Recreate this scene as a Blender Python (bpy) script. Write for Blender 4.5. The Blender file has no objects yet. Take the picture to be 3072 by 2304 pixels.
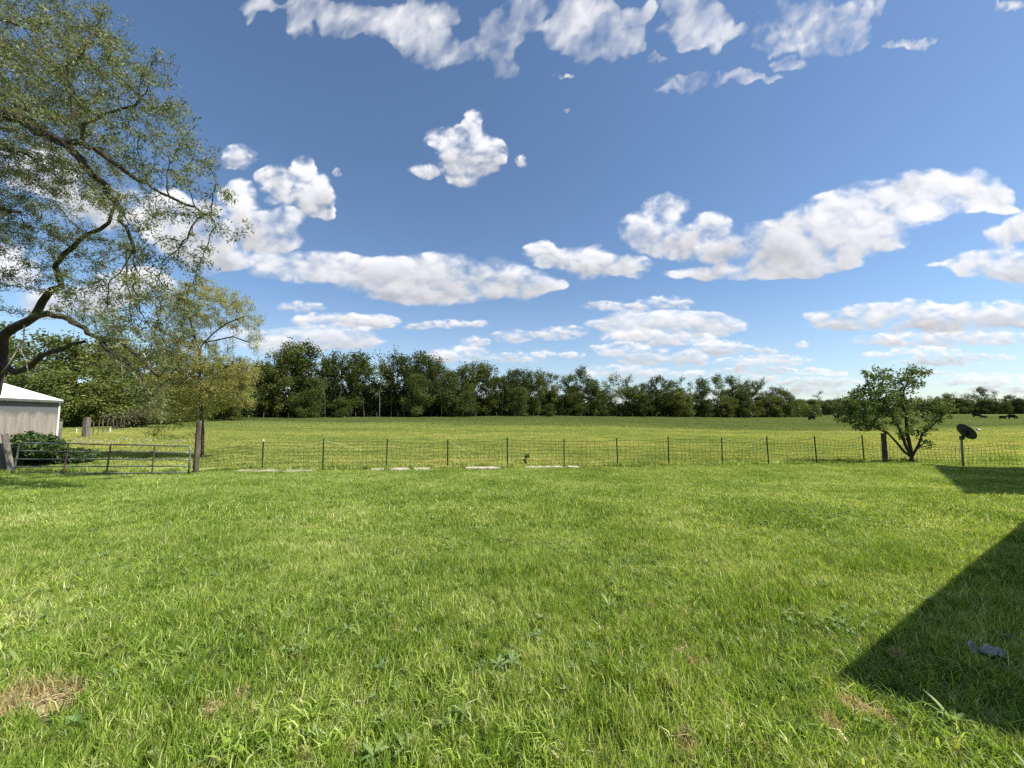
import bpy, math, random
import numpy as np
from mathutils import Vector, Matrix

# ------------------------------------------------------------------ camera, world, sun
sc = bpy.context.scene
COL = sc.collection
R = math.radians
FPX = 1154.0                       # focal length in pixels of the 3072 px wide frame
PITCH = math.atan(88 / FPX)
CAMZ = 1.6
cam_d = bpy.data.cameras.new('camera')
cam = bpy.data.objects.new('camera', cam_d)
COL.objects.link(cam)
cam.location = (0, 0, CAMZ)
cam.rotation_euler = (math.pi / 2 + PITCH, 0, 0)
cam_d.sensor_width = 36
cam_d.lens = FPX / 3072 * 36
cam_d.clip_start = 0.05
cam_d.clip_end = 20000
sc.camera = cam

sc.view_settings.view_transform = 'Standard'
sc.view_settings.look = 'None'
sc.view_settings.exposure = 0.95
sc.view_settings.gamma = 1.0
sc.view_settings.use_curve_mapping = False
sc.cycles.max_bounces = 6
sc.cycles.diffuse_bounces = 3
sc.cycles.glossy_bounces = 2
sc.cycles.transmission_bounces = 4
sc.cycles.caustics_reflective = False
sc.cycles.caustics_refractive = False
sc.cycles.use_denoising = False

SUN_EL = 52.0
SUN_AZ = -15.0                     # measured from +x towards +y
SDX, SDY = math.cos(R(SUN_AZ)), math.sin(R(SUN_AZ))
sun_d = bpy.data.lights.new('sun', 'SUN')
sun_d.energy = 5.0
sun_d.angle = R(0.53)
sun_d.color = (1.0, 0.95, 0.87)
sun = bpy.data.objects.new('sun', sun_d)
COL.objects.link(sun)
sdir = Vector((SDX * math.cos(R(SUN_EL)), SDY * math.cos(R(SUN_EL)), math.sin(R(SUN_EL))))
sun.rotation_euler = sdir.to_track_quat('Z', 'Y').to_euler()
sun.location = sdir * 60

# ------------------------------------------------------------------ noise helpers (numpy)
_tab = np.random.RandomState(7).rand(256, 256).astype(np.float32)


def vnoise(x, y, s=0):
    x = x + s * 17.3
    y = y + s * 31.7
    xi = np.floor(x).astype(np.int32)
    yi = np.floor(y).astype(np.int32)
    fx = (x - xi).astype(np.float32)
    fy = (y - yi).astype(np.float32)
    fx = fx * fx * (3 - 2 * fx)
    fy = fy * fy * (3 - 2 * fy)
    x0, x1, y0, y1 = xi & 255, (xi + 1) & 255, yi & 255, (yi + 1) & 255
    return ((_tab[y0, x0] * (1 - fx) + _tab[y0, x1] * fx) * (1 - fy)
            + (_tab[y1, x0] * (1 - fx) + _tab[y1, x1] * fx) * fy)


def fbm(x, y, octv=5, s=0, gain=0.5):
    a, t, n = 1.0, 0.0, 0.0
    for o in range(octv):
        t = t + a * vnoise(x, y, s + o * 3)
        n += a
        a *= gain
        # turn each octave so that the lattice never lines up
        x, y = (x * 1.6 + y * 1.2) , (y * 1.6 - x * 1.2)
    return t / n


# ------------------------------------------------------------------ the sky: clouds at infinity
CUM = """900,800,140,50;830,780,70,30;1000,795,110,45;1130,835,120,50;1240,850,160,62;1330,820,130,50;1450,830,120,50;1560,850,110,40;1640,855,50,25;1240,895,110,28;1400,885,90,28
716,474,50,26
825,533,55,34;874,571,95,52;906,506,35,38;960,593,40,32;933,636,55,28;977,653,20,18
835,658,70,32;808,712,95,38;743,680,60,60;720,600,45,55
1416,370,30,28;1324,419,42,26;1400,446,75,46;1465,473,45,40;1378,484,50,28;1280,514,50,13;1394,528,45,26
1562,484,18,15
1995,632,70,38;1915,687,60,42;1990,722,95,50;2128,682,50,38;2087,745,80,38
2174,752,80,42;2317,722,130,58;2432,699,130,68;2547,655,130,68;2662,632,140,74;2777,590,130,68;2892,570,110,58;2979,590,60,40;3020,624,30,13;2605,718,120,40;2490,774,90,38;2375,791,120,38;2260,814,120,30;2087,820,90,20;2375,825,70,18;2174,820,100,26
1622,750,50,28;1676,777,80,33;1758,772,70,36;1785,804,100,32;1875,802,75,32
3025,705,70,40;3085,688,70,45;3150,700,80,50
2950,802,100,30;3036,797,90,40;3150,810,120,40;2812,797,30,7
906,921,65,13
1025,962,140,18;1107,967,80,17
971,1010,160,28;890,1022,110,30;1053,1022,90,22
1345,973,90,9;1264,978,50,7;1432,973,35,9
1427,1027,40,14
1541,1011,60,13;1687,1000,65,17;1650,1010,50,10
1378,1065,90,18;1300,1075,60,12
1557,1076,75,13;1633,1060,40,7;1715,1065,35,7
1812,918,60,11
2001,912,75,18;1835,917,40,9;1909,926,45,10
2001,981,200,30;1903,969,110,25;2122,975,90,25
1972,1015,150,18
1886,1050,100,16;1990,1081,130,14;2070,1067,45,12
2168,1038,80,14;2156,1055,90,10
2294,1053,40,7
2294,1084,130,14;2335,1078,50,10;2260,1113,110,9
1886,1119,120,18;2076,1124,60,10
2289,1136,70,8
2407,1035,22,10
2444,949,35,11;2547,963,110,24;2634,935,90,19;2743,929,100,22;2835,946,120,24;2979,929,110,22;3036,952,110,24;2777,981,180,20;2950,981,140,18;3150,950,120,22
2634,1021,70,12;2777,1021,150,18;2921,1015,120,14;3025,1021,90,14
2634,1064,45,7;2777,1055,110,11;2892,1073,150,9;2806,1090,120,8
2450,1116,60,8;2519,1122,30,6;2461,1147,120,11;2432,1176,150,11
2800,1119,60,6
2967,1130,120,9;2950,1147,120,8;2858,1147,35,7;3007,1170,110,9
560,700,120,80;650,770,90,50;470,640,80,60
100,500,130,70;300,620,130,60;200,560,90,40
200,900,150,50;400,870,120,50;30,800,90,60
700,1015,110,25;820,1040,90,20
-300,700,220,90;-250,300,160,60;3500,560,200,80;3600,900,300,40;3400,300,160,40"""
WISP = """787,15,52,28;900,62,38,40;943,20,70,30;1068,55,80,45;1224,83,100,60;1276,31,90,45;1328,145,85,42;1432,156,75,34;1505,197,32,34;1505,94,46,50;1567,42,55,48;1620,5,42,30
1702,104,60,46;1744,52,60,50;1827,62,75,60;1796,156,60,40;1879,114,36,42;1931,31,36,30
1962,177,32,20
1692,229,25,7
2056,42,75,60;2128,73,85,55;2097,135,46,38;2201,83,40,26
2316,114,75,45;2420,52,110,60;2524,104,75,50;2576,21,65,30;2451,150,75,26;2368,197,45,18;2305,239,45,13;2222,229,55,18;2087,239,70,22;2014,260,40,10
2742,130,60,16;2680,137,32,7
1300,-120,300,70;2100,-130,400,80;2900,-260,200,50;700,-220,160,50
1698,332,11,8
1010,520,16,14
3020,20,40,14"""


def build_cloud_image():
    step = 2.5
    x0, x1, y0, y1 = -1400.0, 4470.0, -1500.0, 1245.0
    gw, gh = int((x1 - x0) / step), int((y1 - y0) / step)
    A = np.zeros((gh, gw), np.float32)
    B = np.zeros((gh, gw), np.float32)
    k = 0
    for kind, data in (('w', WISP), ('c', CUM)):
        for line in data.split('\n'):
            k += 1
            el = [tuple(float(v) for v in e.split(',')) for e in line.split(';')]
            m = 80 if kind == 'w' else 30
            bx0 = min(e[0] - e[2] * 1.3 for e in el) - m
            bx1 = max(e[0] + e[2] * 1.3 for e in el) + m
            by0 = min(e[1] - e[3] * 1.4 for e in el) - m
            by1 = max(e[1] + e[3] * 1.4 for e in el) + m
            i0, i1 = max(0, int((bx0 - x0) / step)), min(gw, int((bx1 - x0) / step))
            j0, j1 = max(0, int((by0 - y0) / step)), min(gh, int((by1 - y0) / step))
            if i1 <= i0 or j1 <= j0:
                continue
            X, Y = np.meshgrid(x0 + np.arange(i0, i1) * step, y0 + np.arange(j0, j1) * step)
            X = X.astype(np.float32)
            Y = Y.astype(np.float32)
            ry = float(np.mean([e[3] for e in el]))
            rx = float(np.mean([e[2] for e in el]))
            cell = max(10.0, min(80.0, ry * 1.5))
            asp = 1.0 if kind == 'w' else max(1.0, min(2.2, (rx / ry) ** 0.5))
            if kind == 'w':
                # wisps are combed along a slanting wind
                xr, yr = X * 0.80 + Y * 0.6, -X * 0.6 + Y * 0.8
                nx, ny = xr / (cell * 0.8), yr / (cell * 1.3)
            else:
                nx, ny = X / (cell * asp), Y / cell
            wx = fbm(nx * 0.8, ny * 0.8, 4, k) - 0.5
            wy = fbm(nx * 0.8, ny * 0.8, 4, k + 50) - 0.5
            wa = 1.0 if kind == 'c' else 2.3
            Xw = X + wx * cell * 0.9 * wa
            Yw = Y + wy * cell * 0.7 * wa
            F = np.zeros_like(X)
            for (cx, cy, ax, ay) in el:
                dy = (Yw - cy) / (ay * (1.3 if ry < 32 and kind == 'c' else 1.0))
                if kind == 'c':
                    dy = np.where(dy > 0, dy * 1.15, dy)        # flatter undersides
                q = (1.72 if kind == 'c' else 1.85) - ((Xw - cx) / ax) ** 2 - dy ** 2
                F = F + np.clip(q, -0.6, 2) .clip(0, 2) ** 1.0
            F = 1 - np.exp(-1.5 * F)
            n = fbm(nx * 1.6 + wx * 1.5, ny * 1.6 + wy * 1.5, 6, k + 9, 0.5)
            bil = np.abs(fbm(nx * 1.2, ny * 1.2, 5, k + 77, 0.55) * 2 - 1)
            if kind == 'c':
                g1 = np.clip(F * 2.2, 0, 1)
                d = F - 0.36 + g1 * (3.0 * (n - 0.51) * (1.1 - 0.78 * F) - 0.4 * (0.14 - bil))
                al = np.clip(d / (0.72 if ry > 30 else 0.8), 0, 1)
                al = al * al * (3 - 2 * al)
                al = np.maximum(al, .16 * np.clip((d + .16 + .5 * (bil - .2)) / .3, 0, 1) * np.clip(F * 2, 0, 1))
                th = np.clip(d, 0, 1)
                # light comes from above: what lies overhead in the cloud dims what is below it
                sh = np.zeros_like(th)
                reach = max(2, int(ry * 0.9 / step))
                for q in range(1, 7):
                    o = max(1, int(reach * q / 6))
                    s = np.zeros_like(th)
                    s[o:, :] = th[:-o, :] if o < th.shape[0] else 0
                    o2 = min(max(1, o // 2), th.shape[1] - 1)
                    s[:, :-o2] = s[:, o2:]
                    sh += s
                sh /= 6
                low = np.clip((Y - np.mean([e[1] for e in el])) / (ry * 2.2) + 0.5, 0, 1)
                big = fbm(nx * .7 + 9, ny * .7, 3, k + 31) - .5
                br = 1.24 - 0.74 * (1 - np.exp(-1.5 * sh)) * (.30 + .70 * low) + 0.30 * (bil - 0.16) + 0.30 * (n - 0.5) + .35 * big
                al *= 0.97
                if by1 > 1080 or ry < 14:
                    al *= 0.90
            else:
                g1 = np.clip(F * 2.2, 0, 1)
                d = F - 0.30 + g1 * 1.9 * (n - 0.50) * (1.25 - .6 * F) + g1 * 1.4 * (fbm(nx * .45, ny * .45, 3, k + 5) - .50)
                al = np.clip((d + .05) / 1.35, 0, 1)
                al = al ** 1.25 * 0.97
                br = 0.84 + 0.24 * np.clip(d, 0, 1) + 0.05 * (bil - 0.2)
            a0 = A[j0:j1, i0:i1]
            b0 = B[j0:j1, i0:i1]
            an = al + a0 * (1 - al)
            B[j0:j1, i0:i1] = np.where(an > 1e-4, (br * al + b0 * a0 * (1 - al)) / np.maximum(an, 1e-4), br)
            A[j0:j1, i0:i1] = an
    # a thin veil low over the horizon
    Xg, Yg = np.meshgrid(x0 + np.arange(gw) * step, y0 + np.arange(gh) * step)
    veil = np.clip((Yg - 850) / 390, 0, 1) ** 1.5 * (0.25 + 0.75 * fbm(Xg / 260, Yg / 34, 5, 5)) * 0.55
    veil = veil.astype(np.float32)
    an = veil + A * (1 - veil * 0.6)
    an = np.clip(A + veil * (1 - A), 0, 1)
    B = (B * A + 0.84 * veil * (1 - A)) / np.maximum(an, 1e-4)
    A = an
    # resample onto an equirectangular map of directions
    W, H = 4096, 2048
    AA = np.zeros((H, W), np.float32)
    BB = np.full((H, W), 0.9, np.float32)
    rows = np.arange(H // 2 - 8, H)
    th = ((rows + 0.5) / H - 0.5) * math.pi
    ph = (0.5 - (np.arange(W) + 0.5) / W) * 2 * math.pi
    ct, st = np.cos(th)[:, None], np.sin(th)[:, None] + 0 * ph[None, :]
    dx, dy = ct * np.cos(ph)[None, :], ct * np.sin(ph)[None, :]
    cp, sp = math.cos(PITCH), math.sin(PITCH)
    f = dy * cp + st * sp
    v = -dy * sp + st * cp
    ok = f > 0.2
    fs = np.where(ok, f, 1)
    px = (1536 + FPX * dx / fs - x0) / step
    py = (1152 - FPX * v / fs - y0) / step
    ok &= (px > 1) & (px < gw - 2) & (py > 1) & (py < gh - 2)
    px = np.clip(px, 0, gw - 2)
    py = np.clip(py, 0, gh - 2)
    xi, yi = px.astype(np.int32), py.astype(np.int32)
    fx, fy = (px - xi).astype(np.float32), (py - yi).astype(np.float32)
    for src, dst in ((A, AA), (B, BB)):
        val = ((src[yi, xi] * (1 - fx) + src[yi, xi + 1] * fx) * (1 - fy)
               + (src[yi + 1, xi] * (1 - fx) + src[yi + 1, xi + 1] * fx) * fy)
        dst[rows, :] = np.where(ok, val, dst[rows, :])
    # scattered fair-weather cloud for the rest of the sky
    zz = np.maximum(st, 0.03)
    g = fbm(dx / zz * 1.6 + 3, dy / zz * 1.6, 5, 31)
    ga = np.clip((g - 0.56) / 0.12, 0, 1) * 0.9
    AA[rows, :] = np.where(ok, AA[rows, :], ga)
    img = bpy.data.images.new('cloud_cover', W, H, alpha=False, float_buffer=False)
    img.colorspace_settings.name = 'Non-Color'
    buf = np.ones((H, W, 4), np.float32)
    buf[..., 0] = AA
    buf[..., 1] = np.clip(BB / 1.25, 0, 1)
    buf[..., 2] = 0
    img.pixels.foreach_set(buf.ravel())
    img.update()
    img.pack()
    return img


world = bpy.data.worlds.new('World')
sc.world = world
world.use_nodes = True
nt = world.node_tree
nt.nodes.clear()
N, L = nt.nodes, nt.links
out = N.new('ShaderNodeOutputWorld')
bg = N.new('ShaderNodeBackground')
sky = N.new('ShaderNodeTexSky')
sky.sky_type = 'NISHITA'
sky.sun_disc = False
sky.sun_elevation = R(SUN_EL)
sky.sun_rotation = R(90 - SUN_AZ)
sky.altitude = 250
sky.air_density = 1.0
sky.dust_density = 0.3
sky.ozone_density = 1.6
SKY_STR = 0.080
bg.inputs['Strength'].default_value = SKY_STR
tint = N.new('ShaderNodeMix'); tint.data_type = 'RGBA'; tint.blend_type = 'MULTIPLY'
tint.inputs['Factor'].default_value = 1.0
tint.inputs['B'].default_value = (0.84, 0.93, 1.00, 1)
L.new(sky.outputs[0], tint.inputs['A'])
env = N.new('ShaderNodeTexEnvironment')
env.image = build_cloud_image()
sepc = N.new('ShaderNodeSeparateColor')
L.new(env.outputs['Color'], sepc.inputs[0])
cm = N.new('ShaderNodeMath'); cm.operation = 'MULTIPLY'; cm.inputs[1].default_value = 1.25 * 0.445 / SKY_STR
L.new(sepc.outputs[1], cm.inputs[0])
cl = N.new('ShaderNodeCombineColor')
mm = [N.new('ShaderNodeMath') for _ in range(3)]
for i, f in enumerate((0.97, 0.98, 1.02)):
    mm[i].operation = 'MULTIPLY'; mm[i].inputs[1].default_value = f
    L.new(cm.outputs[0], mm[i].inputs[0]); L.new(mm[i].outputs[0], cl.inputs[i])
mx = N.new('ShaderNodeMix'); mx.data_type = 'RGBA'
L.new(sepc.outputs[0], mx.inputs['Factor'])
L.new(tint.outputs['Result'], mx.inputs['A'])
L.new(cl.outputs[0], mx.inputs['B'])
L.new(mx.outputs['Result'], bg.inputs['Color'])
L.new(bg.outputs[0], out.inputs['Surface'])


# ------------------------------------------------------------------ scene helpers
def P(px, py, D):
    """world point on the sight line of photo pixel (px, py) at depth D (metres along +y)"""
    u, v = (px - 1536) / FPX, (1152 - py) / FPX
    d = Vector((u, math.cos(PITCH) - v * math.sin(PITCH), math.sin(PITCH) + v * math.cos(PITCH)))
    k = D / d.y
    return Vector((d.x * k, D, CAMZ + d.z * k))


KY = [-60, 0, 3, 8, 14, 25, 45, 70, 100, 150, 200, 250, 400, 4000]
ZC = [0, 0, 0, -.14, -.46, -.50, -.10, .35, .52, .75, .95, 1.1, 1.3, 1.4]
ZR = [0, 0, 0, -.14, -.46, -.60, -.80, -.90, -.74, -.2, .70, 1.45, 1.5, 1.5]
ZL = [0, 0, 0, -.14, -.46, -.22, .10, .30, .50, .75, .95, 1.1, 1.3, 1.4]


def gz(x, y):
    x = np.asarray(x, float)
    y = np.asarray(y, float)
    u = x / np.maximum(y, 1.0)
    u = np.clip(u, -3, 3)

    def prof(z):
        t = 0
        for o in (-0.12, -0.04, 0.04, 0.12):     # a little smoothing along the slope
            t = t + np.interp(y * (1 + o), KY, z)
        return t / 4
    wl = np.clip((-u - 0.45) / 0.4, 0, 1); wl = wl * wl * (3 - 2 * wl)
    wr = np.clip((u - 0.0) / 0.8, 0, 1); wr = wr * wr * (3 - 2 * wr)
    z = prof(ZC) * (1 - wl) * (1 - wr) + prof(ZL) * wl + prof(ZR) * wr
    far = np.clip((y - 16) / 20, 0, 1) * np.clip((400 - y) / 200, 0, 1)
    z = z + far * 0.10 * (fbm(x / 9 + 40, y / 7 + 9, 3, 2) - 0.5)
    z = z + 0.05 * (fbm(x / 1.7, y / 1.7 + 5, 3, 4) - 0.5)
    return z


def g(x, y):
    return float(gz(x, y))


def tag(o, label=None, cat=None, group=None, kind=None):
    if label: o['label'] = label
    if cat: o['category'] = cat
    if group: o['group'] = group
    if kind: o['kind'] = kind
    return o


def empty(name, loc, label=None, cat=None, group=None):
    o = bpy.data.objects.new(name, None)
    o.empty_display_size = 0.2
    COL.objects.link(o)
    o.location = loc
    bpy.context.view_layer.update()
    return tag(o, label, cat, group)


def link(name, me, parent=None, loc=(0, 0, 0)):
    o = bpy.data.objects.new(name, me)
    COL.objects.link(o)
    o.location = loc
    if parent: o.parent = parent
    return o


def copy_thing(o, loc, rz=0.0, scale=None, label=None):
    c = o.copy()
    COL.objects.link(c)
    c.location = loc
    c.rotation_euler = (0, 0, rz)
    if scale is not None:
        c.scale = scale
    if label: c['label'] = label
    for ch in list(o.children):
        k = ch.copy()
        COL.objects.link(k)
        k.parent = c
    return c


def mesh_np(name, verts, quads=None, tris=None, mat=None, attr=None, smooth=False):
    """mesh from numpy arrays; attr is a per-vertex float called rnd"""
    me = bpy.data.meshes.new(name)
    verts = np.asarray(verts, np.float32).reshape(-1, 3)
    nq = 0 if quads is None else len(quads)
    nt_ = 0 if tris is None else len(tris)
    idx = []
    if nq: idx.append(np.asarray(quads, np.int32).ravel())
    if nt_: idx.append(np.asarray(tris, np.int32).ravel())
    idx = np.concatenate(idx)
    me.vertices.add(len(verts))
    me.vertices.foreach_set('co', verts.ravel())
    me.loops.add(len(idx))
    me.loops.foreach_set('vertex_index', idx)
    me.polygons.add(nq + nt_)
    starts = np.concatenate([np.arange(nq) * 4, nq * 4 + np.arange(nt_) * 3]).astype(np.int32)
    tot = np.concatenate([np.full(nq, 4), np.full(nt_, 3)]).astype(np.int32)
    me.polygons.foreach_set('loop_start', starts)
    me.polygons.foreach_set('loop_total', tot)
    if smooth:
        me.polygons.foreach_set('use_smooth', np.ones(nq + nt_, bool))
    if attr is not None:
        a = me.attributes.new('rnd', 'FLOAT', 'POINT')
        a.data.foreach_set('value', np.asarray(attr, np.float32))
    me.update(calc_edges=True)
    me.validate()
    if mat: me.materials.append(mat)
    return me


class MB:
    """collects boxes and tubes and links them as one mesh object"""
    def __init__(s):
        s.v, s.f = [], []

    def box(s, c, size, rot=None, taper=1.0):
        hx, hy, hz = (k / 2 for k in size)
        b = len(s.v)
        for z in (-1, 1):
            t = taper if z > 0 else 1
            for x, y in ((-1, -1), (1, -1), (1, 1), (-1, 1)):
                q = Vector((x * hx * t, y * hy * t, z * hz))
                if rot: q = rot @ q
                s.v.append(Vector(c) + q)
        for f in ((0, 3, 2, 1), (4, 5, 6, 7), (0, 1, 5, 4), (1, 2, 6, 5), (2, 3, 7, 6), (3, 0, 4, 7)):
            s.f.append(tuple(b + i for i in f))
        return s

    def tube(s, pts, rad, n=8, cap=True):
        pts = [Vector(p) for p in pts]
        rad = rad if isinstance(rad, (list, tuple)) else [rad] * len(pts)
        b = len(s.v)
        prev = None
        for i, p in enumerate(pts):
            d = (pts[min(i + 1, len(pts) - 1)] - pts[max(i - 1, 0)]).normalized()
            a = prev if prev is not None else (Vector((0, 0, 1)) if abs(d.z) < .9 else Vector((1, 0, 0)))
            a = (a - d * a.dot(d)).normalized()
            prev = a
            c = d.cross(a)
            for k in range(n):
                t = 2 * math.pi * k / n + math.pi / n
                s.v.append(p + (a * math.cos(t) + c * math.sin(t)) * rad[i])
        for i in range(len(pts) - 1):
            for k in range(n):
                q = (k + 1) % n
                s.f.append((b + i * n + k, b + i * n + q, b + (i + 1) * n + q, b + (i + 1) * n + k))
        if cap:
            s.f.append(tuple(b + k for k in reversed(range(n))))
            e = b + (len(pts) - 1) * n
            s.f.append(tuple(e + k for k in range(n)))
        return s

    def poly(s, pts, thick):
        """a slab: outline pts, extruded by the vector thick"""
        b = len(s.v)
        n = len(pts)
        for p in pts: s.v.append(Vector(p))
        for p in pts: s.v.append(Vector(p) + Vector(thick))
        s.f.append(tuple(b + i for i in reversed(range(n))))
        s.f.append(tuple(b + n + i for i in range(n)))
        for i in range(n):
            j = (i + 1) % n
            s.f.append((b + i, b + j, b + n + j, b + n + i))
        return s

    def build(s, name, mat, parent=None, smooth=False, bevel=0):
        me = bpy.data.meshes.new(name)
        off = Vector(parent.matrix_world.translation) if parent else Vector((0, 0, 0))
        me.from_pydata([tuple(v - off) for v in s.v], [], s.f)
        me.update()
        if smooth:
            me.polygons.foreach_set('use_smooth', [len(p.vertices) == 4 for p in me.polygons])
        me.materials.append(mat)
        o = link(name, me, parent)
        if bevel:
            m = o.modifiers.new('bevel', 'BEVEL'); m.width = bevel; m.segments = 2
            m.limit_method = 'ANGLE'
        return o


# ------------------------------------------------------------------ materials
def newmat(name):
    m = bpy.data.materials.new(name)
    m.use_nodes = True
    m.node_tree.nodes.clear()
    return m, m.node_tree.nodes, m.node_tree.links


def ramp(Nn, stops, interp='LINEAR'):
    r = Nn.new('ShaderNodeValToRGB')
    r.color_ramp.interpolation = interp
    e = r.color_ramp.elements
    while len(e) < len(stops): e.new(0.5)
    for el, (p, c) in zip(e, stops):
        el.position = p
        el.color = (*c, 1)
    return r


def noise(Nn, Ll, scale, detail=4, rough=0.55, vec=None, dist=0.0):
    n = Nn.new('ShaderNodeTexNoise')
    n.inputs['Scale'].default_value = scale
    n.inputs['Detail'].default_value = detail
    n.inputs['Roughness'].default_value = rough
    n.inputs['Distortion'].default_value = dist
    if vec is not None: Ll.new(vec, n.inputs['Vector'])
    return n


def mixc(Nn, Ll, fac, a, b, mode='MIX'):
    m = Nn.new('ShaderNodeMix'); m.data_type = 'RGBA'; m.blend_type = mode
    for s, v in (('Factor', fac), ('A', a), ('B', b)):
        if hasattr(v, 'links') or hasattr(v, 'is_linked'): Ll.new(v, m.inputs[s])
        elif isinstance(v, tuple): m.inputs[s].default_value = (*v, 1)
        else: m.inputs[s].default_value = v
    return m.outputs['Result']


def mathn(Nn, Ll, op, a, b=None, clamp=False):
    m = Nn.new('ShaderNodeMath'); m.operation = op; m.use_clamp = clamp
    for i, v in enumerate((a, b)):
        if v is None: continue
        if hasattr(v, 'is_linked'): Ll.new(v, m.inputs[i])
        else: m.inputs[i].default_value = v
    return m.outputs[0]


def leaf_mat(name, dark, mid, light, trans=0.35, tcol=None, objvar=0.25, rough=0.5, spec=0.3, dry=None):
    """leaves or blades: colour from the per-leaf value rnd, some light let through"""
    m, Nn, Ll = newmat(name)
    o = Nn.new('ShaderNodeOutputMaterial')
    at = Nn.new('ShaderNodeAttribute'); at.attribute_name = 'rnd'
    rp = ramp(Nn, [(0.0, dark), (0.5, mid), (1.0, light)])
    Ll.new(at.outputs['Fac'], rp.inputs[0])
    oi = Nn.new('ShaderNodeObjectInfo')
    hsv = Nn.new('ShaderNodeHueSaturation')
    Ll.new(rp.outputs[0], hsv.inputs['Color'])
    v = mathn(Nn, Ll, 'MULTIPLY_ADD', oi.outputs['Random'], objvar)
    v.node.inputs[2].default_value = 1 - objvar / 2
    Ll.new(v, hsv.inputs['Value'])
    h = mathn(Nn, Ll, 'MULTIPLY_ADD', oi.outputs['Random'], -0.03 if objvar else 0)
    h.node.inputs[2].default_value = 0.505 if objvar else 0.5
    Ll.new(h, hsv.inputs['Hue'])
    col = hsv.outputs[0]
    bs = Nn.new('ShaderNodeBsdfPrincipled')
    bs.inputs['Roughness'].default_value = rough
    bs.inputs['Specular IOR Level'].default_value = spec
    tr = Nn.new('ShaderNodeBsdfTranslucent')
    Ll.new(col, bs.inputs['Base Color'])
    tc = mixc(Nn, Ll, 1.0, col, tcol or (1.25, 1.25, 0.7), 'MULTIPLY')
    Ll.new(tc, tr.inputs['Color'])
    mxs = Nn.new('ShaderNodeMixShader')
    mxs.inputs[0].default_value = trans
    Ll.new(bs.outputs[0], mxs.inputs[1]); Ll.new(tr.outputs[0], mxs.inputs[2])
    Ll.new(mxs.outputs[0], o.inputs['Surface'])
    return m, col, Nn, Ll, (bs, tc)


def surf_mat(name, stops, scale=3.0, detail=6, rough=0.85, spec=0.3, bump=0.3, bscale=None, stretch=None,
             metal=0.0, coord='Object'):
    m, Nn, Ll = newmat(name)
    o = Nn.new('ShaderNodeOutputMaterial')
    bs = Nn.new('ShaderNodeBsdfPrincipled')
    tc = Nn.new('ShaderNodeTexCoord')
    mp = Nn.new('ShaderNodeMapping')
    mp.inputs['Scale'].default_value = stretch or (1, 1, 1)
    Ll.new(tc.outputs[coord], mp.inputs['Vector'])
    n = noise(Nn, Ll, scale, detail, 0.6, mp.outputs[0])
    rp = ramp(Nn, stops)
    Ll.new(n.outputs['Fac'], rp.inputs[0])
    Ll.new(rp.outputs[0], bs.inputs['Base Color'])
    bs.inputs['Roughness'].default_value = rough
    bs.inputs['Specular IOR Level'].default_value = spec
    bs.inputs['Metallic'].default_value = metal
    if bump:
        n2 = noise(Nn, Ll, bscale or scale * 4, 5, 0.6, mp.outputs[0])
        b = Nn.new('ShaderNodeBump'); b.inputs['Strength'].default_value = bump
        b.inputs['Distance'].default_value = 0.02
        Ll.new(n2.outputs['Fac'], b.inputs['Height'])
        Ll.new(b.outputs[0], bs.inputs['Normal'])
    Ll.new(bs.outputs[0], o.inputs['Surface'])
    return m


BARK = surf_mat('bark', [(0.3, (.02, .015, .012)), (0.55, (.05, .039, .029)), (0.8, (.10, .085, .065))], 6, bump=0.9, bscale=14, stretch=(1, 1, .35))
BARK_DARK = surf_mat('bark_dark', [(0.3, (.06, .05, .042)), (0.6, (.13, .115, .095)), (0.85, (.22, .20, .17))], 3, bump=0.6)
BARK_PALE = surf_mat('bark_pale', [(0.3, (.20, .19, .17)), (0.6, (.36, .34, .30)), (0.85, (.5, .47, .42))], 2, bump=0.4)
WOOD_GREY = surf_mat('weathered_wood', [(0.3, (.05, .044, .037)), (0.5, (.125, .11, .092)), (0.75, (.24, .215, .185))], 9, bump=0.8, stretch=(1, 1, .15))
WOOD_DARK = surf_mat('old_post_wood', [(0.3, (.025, .02, .016)), (0.5, (.075, .058, .044)), (0.75, (.19, .16, .13))], 9, bump=0.9, stretch=(1, 1, .15))
GALV = surf_mat('galvanised_steel', [(0.3, (.10, .11, .095)), (0.6, (.20, .215, .19)), (0.85, (.32, .33, .30))], 8, rough=0.5, bump=0.1, metal=0.35)
RUST = surf_mat('rusty_steel', [(0.3, (.05, .034, .026)), (0.55, (.11, .070, .050)), (0.8, (.17, .14, .12))], 14, rough=0.85, bump=0.3)
TPOST = surf_mat('painted_post', [(0.35, (.028, .030, .022)), (0.6, (.05, .048, .034)), (0.8, (.12, .075, .045))], 12, rough=0.6, bump=0.1)
WIRE = surf_mat('fence_wire', [(0.35, (.06, .053, .038)), (0.6, (.11, .095, .065)), (0.85, (.16, .14, .10))], 9, rough=0.7, bump=0, metal=0.2)
TWINE = surf_mat('pale_twine', [(0.3, (.6, .58, .38)), (0.7, (.75, .72, .5))], 9, bump=0)
WHITE = surf_mat('white_paint', [(0.3, (.62, .62, .60)), (0.7, (.8, .8, .78))], 4, rough=0.5, bump=0.05)
ROOFW = surf_mat('white_metal_roof', [(0.25, (.60, .61, .60)), (0.55, (.78, .79, .79)), (0.8, (.84, .85, .86))], 1.3, rough=0.45, bump=0.05)
STONE = surf_mat('pale_concrete', [(0.25, (.20, .17, .12)), (0.5, (.34, .30, .23)), (0.8, (.44, .39, .31))], 5, bump=0.5)
RUBBLE = surf_mat('field_stone', [(0.25, (.10, .095, .085)), (0.5, (.19, .18, .165)), (0.8, (.30, .29, .27))], 4, bump=0.6)
DISH = surf_mat('dish_grey', [(0.3, (.045, .052, .055)), (0.7, (.065, .073, .076))], 3, rough=0.55, bump=0.03)
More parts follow.
